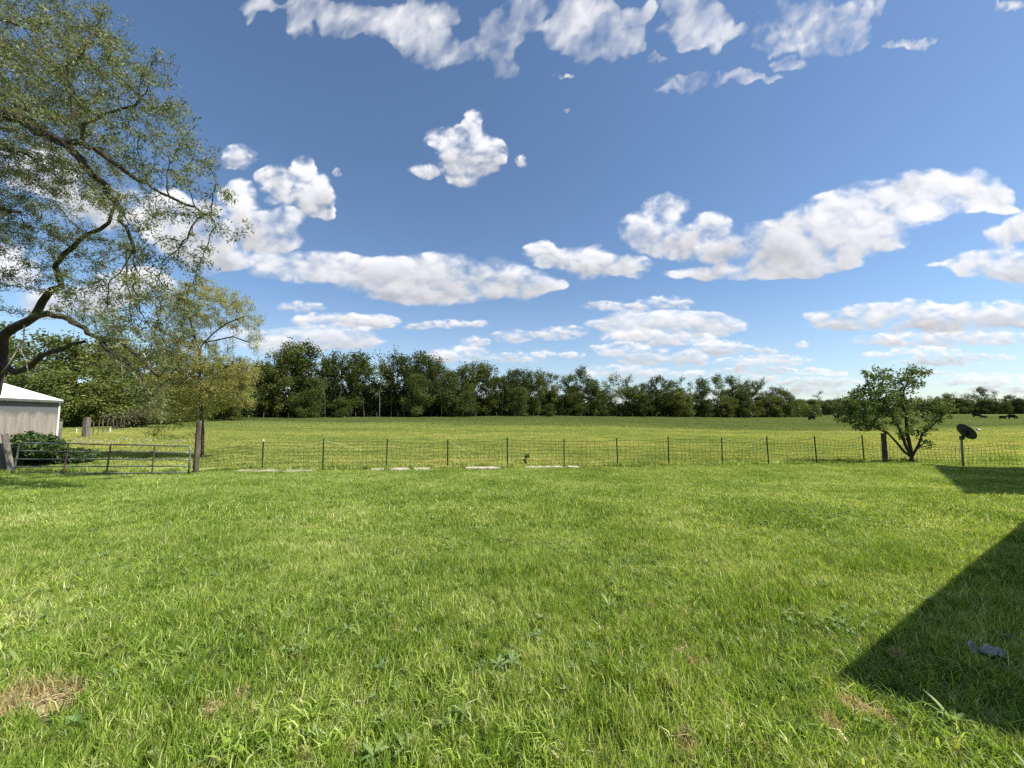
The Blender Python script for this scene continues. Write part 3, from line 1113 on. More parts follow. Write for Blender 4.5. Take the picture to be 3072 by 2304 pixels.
# ------------------------------------------------------------------ trees grown by space colonisation
def colonize(nodes, parents, att, step, infl, kill, iters, r, bias=(0, 0, 0), jit=.15):
    nodes = [np.array(n, float) for n in nodes]
    parents = list(parents)
    att = np.asarray(att, float)
    NA = np.array(nodes)
    # nearest node for every attractor
    best = np.full(len(att), 1e9)
    bi = np.zeros(len(att), int)

    def update(new, off):
        nonlocal best, bi
        for c in range(0, len(new), 400):
            blk = new[c:c + 400]
            d = np.linalg.norm(att[:, None, :] - blk[None, :, :], axis=2)
            j = d.argmin(1)
            dm = d[np.arange(len(att)), j]
            up = dm < best
            best = np.where(up, dm, best)
            bi = np.where(up, off + c + j, bi)
    update(NA, 0)
    bias = np.array(bias, float)
    grown = {}
    for _ in range(iters):
        alive = best > kill
        att, best, bi = att[alive], best[alive], bi[alive]
        if len(att) == 0: break
        act = best < infl
        if not act.any():
            act = best < best.min() * 1.2
        ids = bi[act]
        allN = np.array(nodes)
        v = att[act] - allN[ids]
        v /= np.maximum(np.linalg.norm(v, axis=1, keepdims=True), 1e-6)
        u, inv = np.unique(ids, return_inverse=True)
        s = np.zeros((len(u), 3))
        np.add.at(s, inv, v)
        s /= np.maximum(np.linalg.norm(s, axis=1, keepdims=True), 1e-6)
        s = s + bias + r.randn(len(u), 3) * jit
        s /= np.maximum(np.linalg.norm(s, axis=1, keepdims=True), 1e-6)
        new = allN[u] + s * step
        keep = []
        for k, a in enumerate(u):
            c = grown.get(a, 0)
            if c < 4:
                grown[a] = c + 1
                keep.append(k)
        if not keep: break
        new = new[keep]
        off = len(nodes)
        for k, nw in zip(keep, new):
            nodes.append(nw)
            parents.append(int(u[k]))
        update(new, off)
    return np.array(nodes), parents


def radii(nodes, parents, tip, expo=2.3, rmax=None, fixed=None):
    n = len(nodes)
    acc = np.zeros(n)
    hasc = np.zeros(n, bool)
    for i in range(n - 1, -1, -1):
        if not hasc[i]: acc[i] = tip ** expo
        p = parents[i]
        if p >= 0:
            acc[p] += acc[i]
            hasc[p] = True
    rr = acc ** (1 / expo)
    if rmax: rr = np.minimum(rr, rmax)
    if fixed:
        for i, v in fixed.items(): rr[i] = v
    return rr, hasc


def order_nodes(nodes, parents):
    return nodes, parents          # parents always come before their children


def skeleton_mesh(name, nodes, parents, rr, mat, thin=.012, sides=7):
    """tapered tubes along the skeleton, thicker wood with more sides"""
    V, F = [], []
    n = len(nodes)
    ring = [None] * n
    frame = [None] * n
    main = {}
    for i in range(n):
        p = parents[i]
        if p >= 0 and (p not in main or rr[i] > rr[main[p]]): main[p] = i

    def mk(pos, a, c, r_, ns):
        b = len(V)
        for k in range(ns):
            t = 2 * math.pi * k / ns
            V.append(pos + (a * math.cos(t) + c * math.sin(t)) * r_)
        return b, ns
    for i in range(n):
        p = parents[i]
        if p < 0:
            a, c = np.array([1., 0, 0]), np.array([0, 1., 0])
            frame[i] = (a, c)
            ring[i] = mk(nodes[i], a, c, rr[i] * 1.25, sides)
            continue
        d = nodes[i] - nodes[p]
        l_ = np.linalg.norm(d)
        if l_ < 1e-6: d = np.array([0, 0, 1.])
        else: d = d / l_
        a0 = frame[p][0]
        a = a0 - d * a0.dot(d)
        la = np.linalg.norm(a)
        if la < .1:
            a = frame[p][1] - d * frame[p][1].dot(d); la = np.linalg.norm(a)
        a = a / max(la, 1e-6)
        c = np.cross(d, a)
        frame[i] = (a, c)
        ns = sides if rr[i] > thin * 3 else (5 if rr[i] > thin else 3)
        pr = ring[p]
        if main.get(p) != i or pr[1] != ns:
            pr = mk(nodes[p], a, c, min(rr[p], rr[i] * 1.15), ns)
        ring[i] = mk(nodes[i], a, c, rr[i], ns)
        for k in range(ns):
            q = (k + 1) % ns
            F.append((pr[0] + k, pr[0] + q, ring[i][0] + q, ring[i][0] + k))
    return mesh_np(name, np.array(V), F, mat=mat, smooth=True)


def blob_points(blobs, r, dens, depth=1.0):
    """attraction points inside flattened balls given as (px, py, D, rx, ry) in photo pixels at depth D"""
    out_ = []
    for (px, py, D, rx, ry) in blobs:
        c = P(px, py, D)
        k = D / FPX
        a, b = rx * k, ry * k
        n = max(4, int(dens * a * b * min(a, b) * depth * 4.19))
        q = r.randn(n, 3)
        q /= np.linalg.norm(q, axis=1, keepdims=True)
        q *= (r.rand(n, 1) ** .45)
        out_.append(np.array(c) + q * np.array([a, (a + b) / 2 * depth, b]))
    return np.concatenate(out_)


RAD = {}


def chain(nodes, parents, pts, start=-1, sub=.35, r0=0, r1=0):
    """append a traced limb; returns the index of its last node"""
    last = start
    n_start = len(nodes)
    total = len(pts)
    for ip, p in enumerate(pts):
        p = np.array(p, float)
        if last >= 0:
            a = nodes[last]
            m = max(1, int(np.linalg.norm(p - a) / sub))
            for k in range(1, m + 1):
                nodes.append(a + (p - a) * k / m)
                parents.append(last)
                last = len(nodes) - 1
        else:
            nodes.append(p)
            parents.append(-1)
            last = len(nodes) - 1
    if r0:
        m = len(nodes) - n_start
        for i in range(m):
            RAD[(id(nodes), n_start + i)] = r0 + (r1 - r0) * i / max(1, m - 1)
    return last


def nearest(nodes, p):
    return int(np.argmin([np.linalg.norm(np.array(n) - np.array(p)) for n in nodes]))


def leaves_on(nodes, parents, rr, r, per, rmaxleaf, L0, L1, asp, spread, droop=.0, mat=None, name='crown', only=None, upn=None):
    n = len(nodes)
    ids = [i for i in range(n) if parents[i] >= 0 and rr[i] < rmaxleaf and (only is None or only(nodes[i]))]
    ids = np.array(ids)
    rep = np.repeat(ids, per)
    cl = r.rand(n) ** .7
    keep = r.rand(len(rep)) < .35 + .65 * cl[np.array(parents)[rep]]
    rep = rep[keep]
    par = np.array(parents)[rep]
    t = r.rand(len(rep), 1)
    pos = nodes[par] * (1 - t) + nodes[rep] * t
    d = nodes[rep] - nodes[par]
    d /= np.maximum(np.linalg.norm(d, axis=1, keepdims=True), 1e-6)
    ax = d * .55 + r.randn(len(rep), 3) * .7 + np.array([0, 0, -droop])
    pos = pos + r.randn(len(rep), 3) * spread
    L_ = L0 + (L1 - L0) * r.rand(len(rep))
    V, Q = leaf_cards(pos, ax, L_, L_ * asp, r, .15, upn)
    # each twig keeps a tone of its own, each leaf varies a little about it
    tw = r.rand(n)
    rnd = np.clip(.55 * tw[par] + .45 * r.rand(len(rep)), 0, 1)
    return mesh_np(name, V, Q, mat=mat, attr=np.repeat(rnd, 4))


# ---- the big old tree at the left
LEAF_BIG = leaf_mat('willow_leaf', (.060, .074, .028), (.135, .158, .060), (.30, .32, .14), .35, objvar=0)[0]
LEAF_YEL = leaf_mat('young_yellow_leaf', (.15, .15, .045), (.30, .29, .085), (.44, .42, .17), .45, objvar=0)[0]
LEAF_LIL = leaf_mat('lilac_leaf', (.045, .070, .02), (.095, .14, .035), (.21, .27, .08), .3, objvar=0, rough=.6, spec=.2)[0]
LEAF_WOOD = leaf_mat('woodland_leaf', (.042, .062, .011), (.088, .120, .021), (.170, .205, .044), .35, objvar=.55)[0]
LEAF_LIGHT = leaf_mat('fresh_woodland_leaf', (.045, .070, .014), (.085, .125, .026), (.15, .195, .05), .3, objvar=.4)[0]
LEAF_EVER = leaf_mat('evergreen_needles', (.02, .045, .012), (.045, .085, .02), (.10, .15, .04), .15, objvar=.2)[0]
LEAF_TWIG = leaf_mat('sparse_spring_leaf', (.09, .085, .045), (.13, .13, .06), (.18, .18, .08), .25, objvar=.4)[0]


def build_big_tree():
    r = np.random.RandomState(11)
    nodes, parents = [], []
    base = P(-95, 1400, 14.6); base.z = g(base.x, base.y) - .15
    t0 = chain(nodes, parents, [base, P(-70, 1290, 14.6), P(-35, 1170, 14.6), P(-5, 1080, 14.5)], r0=0.36, r1=0.28)
    fork = chain(nodes, parents, [P(8, 1010, 14.4), P(40, 985, 14.3), P(72, 970, 14.2)], t0, r0=0.18, r1=0.15)
    # rising limb with the big bend
    l2 = chain(nodes, parents, [P(110, 931, 14), P(145, 883, 13.8), P(180, 862, 13.5), P(168, 800, 13.2), P(193, 758, 13), P(236, 712, 12.7), P(299, 690, 12.5), P(345, 640, 12.3), P(362, 585, 12.2)], fork, r0=0.125, r1=0.04)
    # arching limb, then its drooping ends
    l3 = chain(nodes, parents, [P(110, 950, 14), P(145, 944, 13.8), P(207, 958, 13.5), P(251, 992, 13.2), P(299, 1016, 13)], fork, r0=0.11, r1=0.07)
    l3a = chain(nodes, parents, [P(366, 1024, 12.8), P(400, 1060, 12.6), P(434, 1086, 12.5), P(470, 1130, 12.4)], l3, r0=0.09, r1=0.03)
    l3b = chain(nodes, parents, [P(340, 1062, 12.8), P(380, 1090, 12.6), P(420, 1115, 12.5), P(440, 1160, 12.4)], l3, r0=0.08, r1=0.03)
    l4 = chain(nodes, parents, [P(50, 1120, 14.3), P(87, 1098, 14.0), P(125, 1068, 13.8), P(193, 1042, 13.6), P(265, 1024, 13.4)], t0, r0=0.11, r1=0.05)
    # the second stem goes up outside the frame and throws the long upper limb
    i_s2 = len(nodes)
    s2 = chain(nodes, parents, [P(-120, 900, 14.2), P(-190, 700, 13.6), P(-200, 520, 13), P(-140, 380, 12.4), P(-50, 335, 12), P(0, 340, 11.8), P(50, 352, 11.6), P(96, 376, 11.4), P(159, 415, 11.2), P(202, 436, 11.1)], t0, r0=0.3, r1=0.12)
    u1 = chain(nodes, parents, [P(241, 478, 11), P(289, 530, 10.9), P(328, 580, 10.8), P(362, 634, 10.7), P(385, 690, 10.6), P(400, 760, 10.6)], s2, r0=0.1, r1=0.03)
    u2 = chain(nodes, parents, [P(250, 430, 11), P(300, 460, 10.9), P(337, 488, 10.8), P(410, 535, 10.6), P(482, 572, 10.4), P(555, 610, 10.2), P(640, 655, 10)], s2, r0=0.075, r1=0.015)
    u3 = chain(nodes, parents, [P(217, 330, 11), P(205, 250, 11), P(200, 205, 11), P(246, 165, 10.9), P(280, 90, 10.8)], s2, r0=0.05, r1=0.018)
    n250 = nearest(nodes, P(250, 430, 11))
    u4 = chain(nodes, parents, [P(258, 380, 11), P(300, 350, 10.8), P(366, 328, 10.5), P(430, 290, 10.3)], n250, r0=0.045, r1=0.015)
    top = chain(nodes, parents, [P(-190, 300, 12.6), P(-120, 150, 12.2), P(-20, 60, 11.8)], nearest(nodes, P(-200, 520, 13)), r0=0.12, r1=0.04)
    mid = chain(nodes, parents, [P(-80, 420, 12.4), P(0, 443, 12.2), P(77, 460, 12)], nearest(nodes, P(-200, 520, 13)), r0=0.1, r1=0.04)
    low = chain(nodes, parents, [P(-120, 640, 13), P(-40, 610, 12.6), P(60, 640, 12.3)], nearest(nodes, P(-190, 700, 13.6)), r0=0.09, r1=0.04)
    eye = np.array([0, 0, CAMZ])
    for q_ in range(i_s2, len(nodes)):          # this stem leans towards the lawn
        nodes[q_] = eye + (np.array(nodes[q_]) - eye) * (1 - .09 * min(1, (q_ - i_s2) / 12))
    u5 = chain(nodes, parents, [P(375, 740, 11.6), P(380, 850, 11.8), P(392, 960, 12)], u1, r0=0.03, r1=0.015)
    blobs = [(60, 90, 11.4, 210, 110), (250, 90, 11, 120, 90), (320, 60, 10.8, 70, 55), (330, 190, 10.8, 110, 90), (440, 190, 10.4, 80, 50), (500, 170, 10.2, 45, 40), (430, 290, 10.4, 120, 90),
             (530, 340, 10, 75, 70), (100, 260, 11.2, 180, 100), (260, 330, 10.9, 110, 80), (390, 400, 10.5, 110, 75), (550, 440, 10, 90, 70),
             (640, 440, 9.8, 35, 40), (600, 540, 9.8, 90, 60), (480, 520, 10.3, 110, 60), (690, 600, 9.8, 45, 50), (650, 660, 9.8, 90, 50), (720, 700, 9.8, 50, 30), (540, 660, 10.2, 120, 60),
             (640, 750, 10, 70, 50), (400, 640, 10.7, 110, 70), (480, 760, 10.2, 130, 60), (600, 800, 10, 70, 30), (300, 560, 11.2, 110, 80), (180, 540, 11.6, 120, 80), (60, 540, 12, 120, 70), (40, 680, 12.4, 140, 80),
             (180, 700, 12.3, 100, 80), (330, 760, 10.6, 110, 70), (450, 850, 10.0, 110, 60), (70, 820, 12.6, 120, 70), (220, 830, 11.5, 90, 50), (340, 880, 10.2, 110, 60),
             (260, 930, 12.9, 110, 35), (400, 960, 9.8, 110, 50), (480, 1010, 9.8, 70, 50), (350, 1000, 10, 80, 40), (450, 1080, 10, 70, 40), (480, 1160, 10.6, 50, 50), (470, 1240, 11, 45, 50), (520, 1230, 11.6, 30, 40),
             (500, 880, 9.7, 80, 60), (545, 930, 9.9, 50, 50), (-120, 250, 12, 160, 130), (-150, 450, 12.4, 150, 120), (-200, 650, 13, 160, 120), (-220, 850, 13.5, 150, 120), (30, 420, 12, 120, 60)]
    blobs = [(a_, b_, D_ * (.87 if a_ > 350 and b_ < 1100 else 1), c_, d_) for a_, b_, D_, c_, d_ in blobs]
    nodes[:] = [q_ + (r.randn(3) * .035 if i_ > 3 else 0) for i_, q_ in enumerate(nodes)]
    blobs += [(300, 950, 12, 90, 45), (380, 1010, 11.8, 90, 50), (420, 900, 11.4, 90, 50), (520, 1000, 11.6, 60, 60), (530, 1080, 12, 50, 55), (400, 1110, 12, 80, 45),
              (330, 1080, 12.2, 70, 40), (440, 1190, 12.2, 60, 45), (560, 900, 11, 50, 60), (420, 700, 8.4, 70, 35), (480, 640, 8.4, 60, 30), (390, 790, 8.5, 70, 35), (500, 780, 8.6, 60, 35), (250, 880, 9.5, 80, 40), (330, 960, 9.2, 70, 35)]
    att = blob_points(blobs, r, 46.0, 1.15)
    # crown that leans out over the lawn, above and left of the frame
    ex = []
    for c, rad, n in (((-11.5, 9.4, 9.5), (2.8, 2.2, 2.2), 240), ((-14.5, 9.8, 10.5), (3, 2.5, 2.5), 240), ((-17.5, 11, 10), (3, 3, 3), 240),
                      ((-17, 10.5, 6.5), (2.5, 2.2, 2), 160), ((-19, 14, 12), (3.5, 3.5, 3), 240)):
        q = r.randn(n, 3); q /= np.linalg.norm(q, axis=1, keepdims=True); q *= r.rand(n, 1) ** .4
        ex.append(np.array(c) + q * np.array(rad))
    att = np.concatenate([att] + ex)
    n0 = len(nodes)
    N_, Pn = colonize(nodes, parents, att, .15, 2.2, .19, 170, r, (0, 0, -.12), .22)
    rr, hasc = radii(N_, Pn, .0044, 2.25)
    # limbs keep the girth they show
    for i in range(n0): rr[i] = max(min(rr[i], .06), .02, RAD.get((id(nodes), i), 0))
    k = {}
    rr = np.minimum(rr, .42)
    root = empty('old_willow_tree', (base.x, base.y, base.z), 'large old leaning tree with arching dark limbs and small leaves behind the gate', 'tree')
    off = np.array(root.location)
    link('trunk', skeleton_mesh('trunk', N_ - off, Pn, rr, BARK, .014, 9), root)
    cm_ = leaves_on(N_ - off, Pn, rr, r, 24, .0105, .055, .115, .27, .065, .35, LEAF_BIG, 'crown')
    link('crown', cm_, root)
    print('big tree nodes', len(N_), 'leaves', len(cm_.polygons))
    # dead pale snags hanging from the limbs
    mb = MB()
    for pts in (((72, 975), (70, 1020), (60, 1050), (78, 1085), (85, 1130), (72, 1150)), ((70, 1020), (30, 1090), (5, 1120)),
                ((298, 1010), (300, 1040), (288, 1060), (292, 1085)), ((300, 1050), (350, 1082), (400, 1118), (415, 1140)),
                ((365, 1090), (372, 1120), (368, 1150)), ((430, 1060), (450, 1100))):
        q = [P(a + r.uniform(-3, 3), b, 13.0) for a, b in pts]
        mb = MB()
        mb.tube([v - root.location for v in q], [.022 - .016 * i / len(q) for i in range(len(q))], 5)
        o = mb.build('dead_branch', BARK_PALE, None, True)
        o.parent = root
        o['label'] = 'bare bleached dead branch hanging from the limb'
    return root


def build_pale_tree():
    r = np.random.RandomState(12)
    nodes, parents = [], []
    D = 17.0
    base = P(607, 1380, D); base.z = g(base.x, base.y) - .1
    a = chain(nodes, parents, [base, P(608, 1300, D), P(602, 1200, D), P(600, 1130, D), P(597, 1050, D)])
    b = chain(nodes, parents, [P(612, 1028, D), P(640, 1000, D - .2), P(680, 970, D - .3), P(730, 950, D - .3)], a)
    c = chain(nodes, parents, [P(650, 1020, D), P(700, 1010, D), P(740, 1025, D)], nearest(nodes, P(612, 1028, D)))
    d = chain(nodes, parents, [P(575, 980, D), P(560, 900, D), P(570, 850, D)], a)
    e = chain(nodes, parents, [P(560, 1130, D), P(500, 1090, D)], nearest(nodes, P(600, 1130, D)))
    f = chain(nodes, parents, [P(630, 1150, D), P(660, 1110, D), P(700, 1090, D)], nearest(nodes, P(602, 1200, D)))
    blobs = [(600, 870, D, 80, 40), (660, 900, D, 70, 45), (720, 920, D, 55, 40), (762, 970, D, 35, 45), (770, 1030, D, 25, 40), (690, 970, D, 70, 30), (590, 940, D, 70, 50),
             (530, 930, D, 60, 55), (560, 1020, D, 80, 50), (510, 1050, D, 70, 60), (640, 1080, D, 85, 50), (700, 1110, D, 60, 45), (745, 1120, D, 35, 55), (560, 1110, D, 80, 55), (660, 1160, D, 85, 45),
             (730, 1190, D, 40, 45), (560, 1180, D, 80, 45), (500, 1150, D, 60, 55), (610, 1220, D, 60, 30), (540, 1240, D, 60, 35), (490, 1230, D, 45, 45), (470, 1290, D, 35, 25)]
    att = blob_points(blobs, r, 100, 1.0)
    n0 = len(nodes)
    N_, Pn = colonize(nodes, parents, att, .14, 2.0, .17, 120, r, (0, 0, -.05), .25)
    rr, _ = radii(N_, Pn, .0035, 2.3)
    rr = np.minimum(rr, .13)
    for i in range(n0): rr[i] = max(rr[i], .03)
    root = empty('young_tree', tuple(base), 'yellow green young tree with fine sparse leaves just behind the wooden gate post', 'tree')
    off = np.array(base)
    link('trunk', skeleton_mesh('trunk', N_ - off, Pn, rr, BARK, .012, 7), root)
    cm_ = leaves_on(N_ - off, Pn, rr, r, 32, .010, .05, .11, .28, .08, .25, LEAF_YEL, 'crown')
    link('crown', cm_, root)
    print('pale tree', len(N_), len(cm_.polygons))


def build_lilac():
    r = np.random.RandomState(13)
    D = 16.3
    base = P(2737, 1392, D); base.z = g(base.x, base.y) - .06
    nodes, parents = [], []
    s = chain(nodes, parents, [base, P(2735, 1372, D)], -1, .12)
    chain(nodes, parents, [P(2712, 1355, D), P(2692, 1330, D - .1), P(2668, 1303, D - .2), P(2640, 1288, D - .3), P(2600, 1275, D - .3)], s, .2, .05, .02)
    chain(nodes, parents, [P(2716, 1335, D), P(2706, 1300, D + .2), P(2680, 1250, D + .3), P(2640, 1200, D + .3), P(2610, 1150, D + .2)], s, .2, .055, .02)
    c = chain(nodes, parents, [P(2730, 1340, D - .1), P(2722, 1300, D), P(2718, 1250, D), P(2708, 1215, D), P(2712, 1170, D), P(2738, 1120, D)], s, .2, .07, .02)
    chain(nodes, parents, [P(2755, 1335, D), P(2768, 1300, D - .1), P(2800, 1275, D - .2), P(2828, 1245, D - .2)], s, .2, .05, .018)
    chain(nodes, parents, [P(2748, 1350, D - .2), P(2765, 1335, D - .3), P(2782, 1325, D - .3)], s, .2, .03, .015)
    chain(nodes, parents, [P(2722, 1345, D - .1), P(2708, 1315, D - .15), P(2690, 1270, D - .2), P(2665, 1235, D - .3)], s, .2, .05, .02)
    blobs = [(2624, 1123, 45, 26), (2650, 1134, 50, 32), (2742, 1120, 40, 34), (2752, 1145, 30, 26), (2705, 1145, 40, 30), (2596, 1175, 40, 30), (2619, 1191, 62, 40), (2566, 1219, 52, 42),
             (2672, 1185, 50, 42), (2590, 1258, 50, 34), (2552, 1247, 38, 30), (2643, 1245, 55, 42), (2576, 1285, 34, 13), (2697, 1219, 42, 42), (2717, 1300, 38, 22), (2766, 1293, 34, 24),
             (2773, 1250, 46, 20), (2821, 1219, 32, 34), (2836, 1236, 24, 26), (2808, 1252, 32, 18), (2785, 1331, 20, 16), (2731, 1213, 24, 26), (2734, 1265, 24, 16), (2620, 1290, 26, 12)]
    att = blob_points([(a, b, D, c_, d) for a, b, c_, d in blobs], r, 125, 1.2)
    n0 = len(nodes)
    N_, Pn = colonize(nodes, parents, att, .09, 1.2, .12, 90, r, (0, 0, .02), .2)
    rr, _ = radii(N_, Pn, .0032, 2.3)
    rr = np.minimum(rr, .11)
    for i in range(n0): rr[i] = max(min(rr[i], .05), .018, RAD.get((id(nodes), i), 0))
    rr[0] = rr[1] = .12
    root = empty('lilac_bush', tuple(base), 'dark leafy many stemmed bush standing on the lawn edge beside the satellite dish', 'bush')
    off = np.array(base)
    link('stems', skeleton_mesh('stems', N_ - off, Pn, rr, BARK, .012, 7), root)
    cm_ = leaves_on(N_ - off, Pn, rr, r, 10, .012, .06, .11, .62, .05, .1, LEAF_LIL, 'foliage')
    link('foliage', cm_, root)
    print('lilac', len(N_), len(cm_.polygons))


build_big_tree()
build_pale_tree()
build_lilac()


# ------------------------------------------------------------------ woodland trees: a few grown, then copied
def grow_tree(seed, H, Wd, trunk_frac, nlobe, leafmat, leafper=11, lsize=(.28, .5), lobe=(.14, .24), spread=.45, bare=False, low=.25, barkm=None, natt=420):
    r = np.random.RandomState(seed)
    nodes, parents = [], []
    lx, ly = r.randn() * .04 * H, r.randn() * .04 * H
    t = chain(nodes, parents, [(0, 0, -.4), (lx * .3, ly * .3, H * trunk_frac * .6), (lx, ly, H * trunk_frac)], -1, H * .04)
    att = []
    for k in range(nlobe):
        f = r.rand()
        z = H * (low + (.93 - low) * f)
        wr = Wd / 2 * math.sin(math.pi * min(1, max(.12, (f * .85 + .12)))) ** .6
        a = r.rand() * 2 * math.pi
        q = wr * r.rand() ** .5 * .8
        rad = Wd * r.uniform(*lobe)
        c = np.array([lx + q * math.cos(a), ly + q * math.sin(a), min(z, H - rad * .7)])
        n = max(8, natt // nlobe)
        v = r.randn(n, 3); v /= np.linalg.norm(v, axis=1, keepdims=True); v *= r.rand(n, 1) ** .35
        att.append(c + v * np.array([rad, rad, rad * .8]))
    att = np.concatenate(att)
    st = H * .03
    N_, Pn = colonize(nodes, parents, att, st, H * .45, st * 1.6, 120, r, (0, 0, .08), .18)
    rr, _ = radii(N_, Pn, H * .0012 if not bare else H * .0010, 2.2, H * .022)
    tm = skeleton_mesh('trunk', N_, Pn, rr, barkm or BARK_DARK, H * .003, 6)
    cmh = None
    if leafper:
        cmh = leaves_on(N_, Pn, rr, r, leafper, H * .0035, lsize[0], lsize[1], .75, spread, .05, leafmat, 'crown')
    return tm, cmh


def build_woods():
    kinds = {}
    rootloc = (0, 0, 0)

    def proto(name, tm, cm_):
        return (name, tm, cm_)
    tall = [proto('woodland_tree', *grow_tree(300 + k, 18, w, .42, n, LEAF_WOOD, 22, low=.14)) for k, (w, n) in enumerate(((10, 20), (9, 16), (11.5, 24), (8.5, 15), (12, 26), (8, 18)))]
    thin = [proto('thin_woodland_tree', *grow_tree(330 + k, 18, w, .5, n, LEAF_WOOD, 12, lobe=(.09, .16), low=.35)) for k, (w, n) in enumerate(((9, 16), (7.5, 13), (10, 16)))]
    light = [proto('light_green_tree', *grow_tree(350 + k, 12, w, .22, n, LEAF_LIGHT, 20, low=.1, lsize=(.25, .45))) for k, (w, n) in enumerate(((8, 18), (7, 14), (9, 20)))]
    under = [proto('understory_tree', *grow_tree(370 + k, 8, w, .12, n, LEAF_WOOD, 20, low=.05, lsize=(.22, .40), spread=.35)) for k, (w, n) in enumerate(((8, 16), (7, 14), (9.5, 18)))]
    twig = [proto('sparse_tree', *grow_tree(390 + k, 15, w, .35, n, LEAF_TWIG, 3, lobe=(.12, .2), low=.35, lsize=(.15, .28), spread=.35, natt=520)) for k, (w, n) in enumerate(((9, 18), (11, 20)))]
    dead = [proto('dead_tree', *grow_tree(400 + k, 15, w, .55, n, None, 0, bare=True, lobe=(.12, .2), low=.5, barkm=BARK_PALE, natt=60)) for k, (w, n) in enumerate(((5, 7), (6, 8)))]
    Hs = {'woodland_tree': 18, 'thin_woodland_tree': 18, 'light_green_tree': 12, 'understory_tree': 8, 'sparse_tree': 15, 'dead_tree': 15}
    words = {'woodland_tree': ('tall dark green tree', 'tree'), 'thin_woodland_tree': ('tall open crowned tree', 'tree'), 'light_green_tree': ('lighter green leafy tree', 'tree'),
             'understory_tree': ('low bushy tree', 'tree'), 'sparse_tree': ('greyish thinly leaved tree', 'tree'), 'dead_tree': ('bare pale dead tree', 'dead tree')}
    protos = {'woodland_tree': tall, 'thin_woodland_tree': thin, 'light_green_tree': light, 'understory_tree': under, 'sparse_tree': twig, 'dead_tree': dead}
    first = {}
    ordn = ['first', 'second', 'third', 'fourth', 'fifth', 'sixth', 'seventh', 'eighth', 'ninth', 'tenth', 'eleventh', 'twelfth']
    rr = random.Random(9)
    cnt = {}

    def where(px):
        if px < 170: return 'behind the shed at the left edge'
        if px < 430: return 'behind the tubular gate and weathered posts'
        if px < 590: return 'behind the right half of the tubular gate'
        if px < 797: return 'seen over the fence just right of the gate post'
        for i in range(len(TP) - 1):
            if px < TP[i + 1]:
                return 'in the wood above the %s bay between metal posts' % ordn[i]
        if px < 2740: return 'on the horizon beside or behind the lilac bush'
        if px < 2860: return 'on the far horizon between bush and dish'
        if px < 2960: return 'on the far horizon behind the satellite dish'
        return 'on the far horizon right of the satellite dish'

    def put(kind, px, top, D, wscale=1.0, vi=None, row='', basez=None):
        x = (px - 1536) / FPX * D
        z = g(x, D) if basez is None else basez
        ztop = P(px, top, D).z
        H = ztop - z
        pr = protos[kind]
        vi = rr.randrange(len(pr)) if vi is None else vi % len(pr)
        name, tm, cm_ = pr[vi]
        s = H / Hs[kind]
        sw = s ** .6 * wscale
        lab = '%s %s%s' % (words[kind][0], row, where(px))
        key = (kind, vi)
        if key not in first:
            e = bpy.data.objects.new(name, None)
            COL.objects.link(e)
            tag(e, lab, words[kind][1], 'trees of the far wood')
            link('trunk', tm, e)
            if cm_ is not None: link('crown', cm_, e)
            first[key] = e
            o = e
        else:
            o = copy_thing(first[key], (0, 0, 0), label=lab)
        o.location = (x, D, z)
        o.rotation_euler = (0, 0, rr.uniform(0, 6.28))
        o.scale = (sw, sw, s)
        return o
    T = 'woodland_tree'; TH = 'thin_woodland_tree'; LG = 'light_green_tree'; U = 'understory_tree'; SP = 'sparse_tree'; DD = 'dead_tree'
    # left group, close behind the shed and gate
    for px, top, D, k in ((-60, 960, 47, T), (40, 985, 50, T), (130, 985, 46, T), (215, 1000, 50, T), (300, 1010, 48, T), (370, 1030, 52, T), (440, 1040, 54, T), (520, 1050, 58, T),
                          (90, 1120, 42, LG), (190, 1110, 41, LG), (275, 1100, 44, LG), (340, 1130, 43, LG), (410, 1120, 47, LG), (480, 1130, 50, LG),
                          (560, 1075, 70, T), (620, 1065, 78, T), (500, 1160, 48, U), (240, 1180, 42, U), (330, 1190, 44, U), (150, 1180, 43, U), (540, 1150, 55, LG), (640, 1140, 66, LG), (700, 1110, 74, LG), (590, 1180, 60, U), (670, 1190, 66, U)):
        put(k, px, top, D, 1.1, row='')
    # skyline row
    sky_ = [(690, 1075, 92, T), (745, 1090, 96, T), (790, 1070, 96, T), (835, 1052, 97, T), (880, 1026, 98, T), (925, 1030, 99, T), (965, 1060, 99, T), (1010, 1058, 100, T), (1055, 1042, 100, TH), (1095, 1038, 101, T), (1140, 1060, 102, TH), (1175, 1045, 103, TH),
            (1215, 1032, 104, T), (1255, 1027, 104, T), (1295, 1062, 106, T), (1345, 1085, 108, T), (1385, 1082, 110, T), (1425, 1080, 112, T), (1460, 1082, 114, T), (1495, 1108, 116, T), (1535, 1092, 118, T), (1575, 1104, 120, T),
            (1615, 1106, 122, T), (1655, 1108, 124, T), (1695, 1108, 126, T), (1742, 1096, 128, T), (1780, 1130, 130, T), (1815, 1142, 132, TH), (1850, 1120, 134, TH), (1885, 1126, 136, TH), (1925, 1135, 138, T), (1960, 1112, 138, T), (2000, 1126, 140, T), (2035, 1124, 142, TH),
            (2075, 1138, 144, TH), (2110, 1128, 146, T), (2150, 1120, 148, T), (2190, 1124, 150, T), (2225, 1128, 152, TH), (2255, 1136, 154, T), (2285, 1134, 156, TH), (2320, 1152, 158, T), (2350, 1160, 162, TH), (2375, 1185, 166, T)]
    for i, (px, top, D, k) in enumerate(sky_):
        put(k, px, top + (6 if k == T else 0) - (12 if px < 1180 else 4), D, rr.uniform(.95, 1.25), row='')
    # second row close behind, a little lower, to close the wood
    for i, (px, top, D, k) in enumerate(sky_):
        if i % 2 == 0:
            put(T, px + 22, top + 28 + rr.uniform(0, 14), D + 12, 1.25, row='deep ')
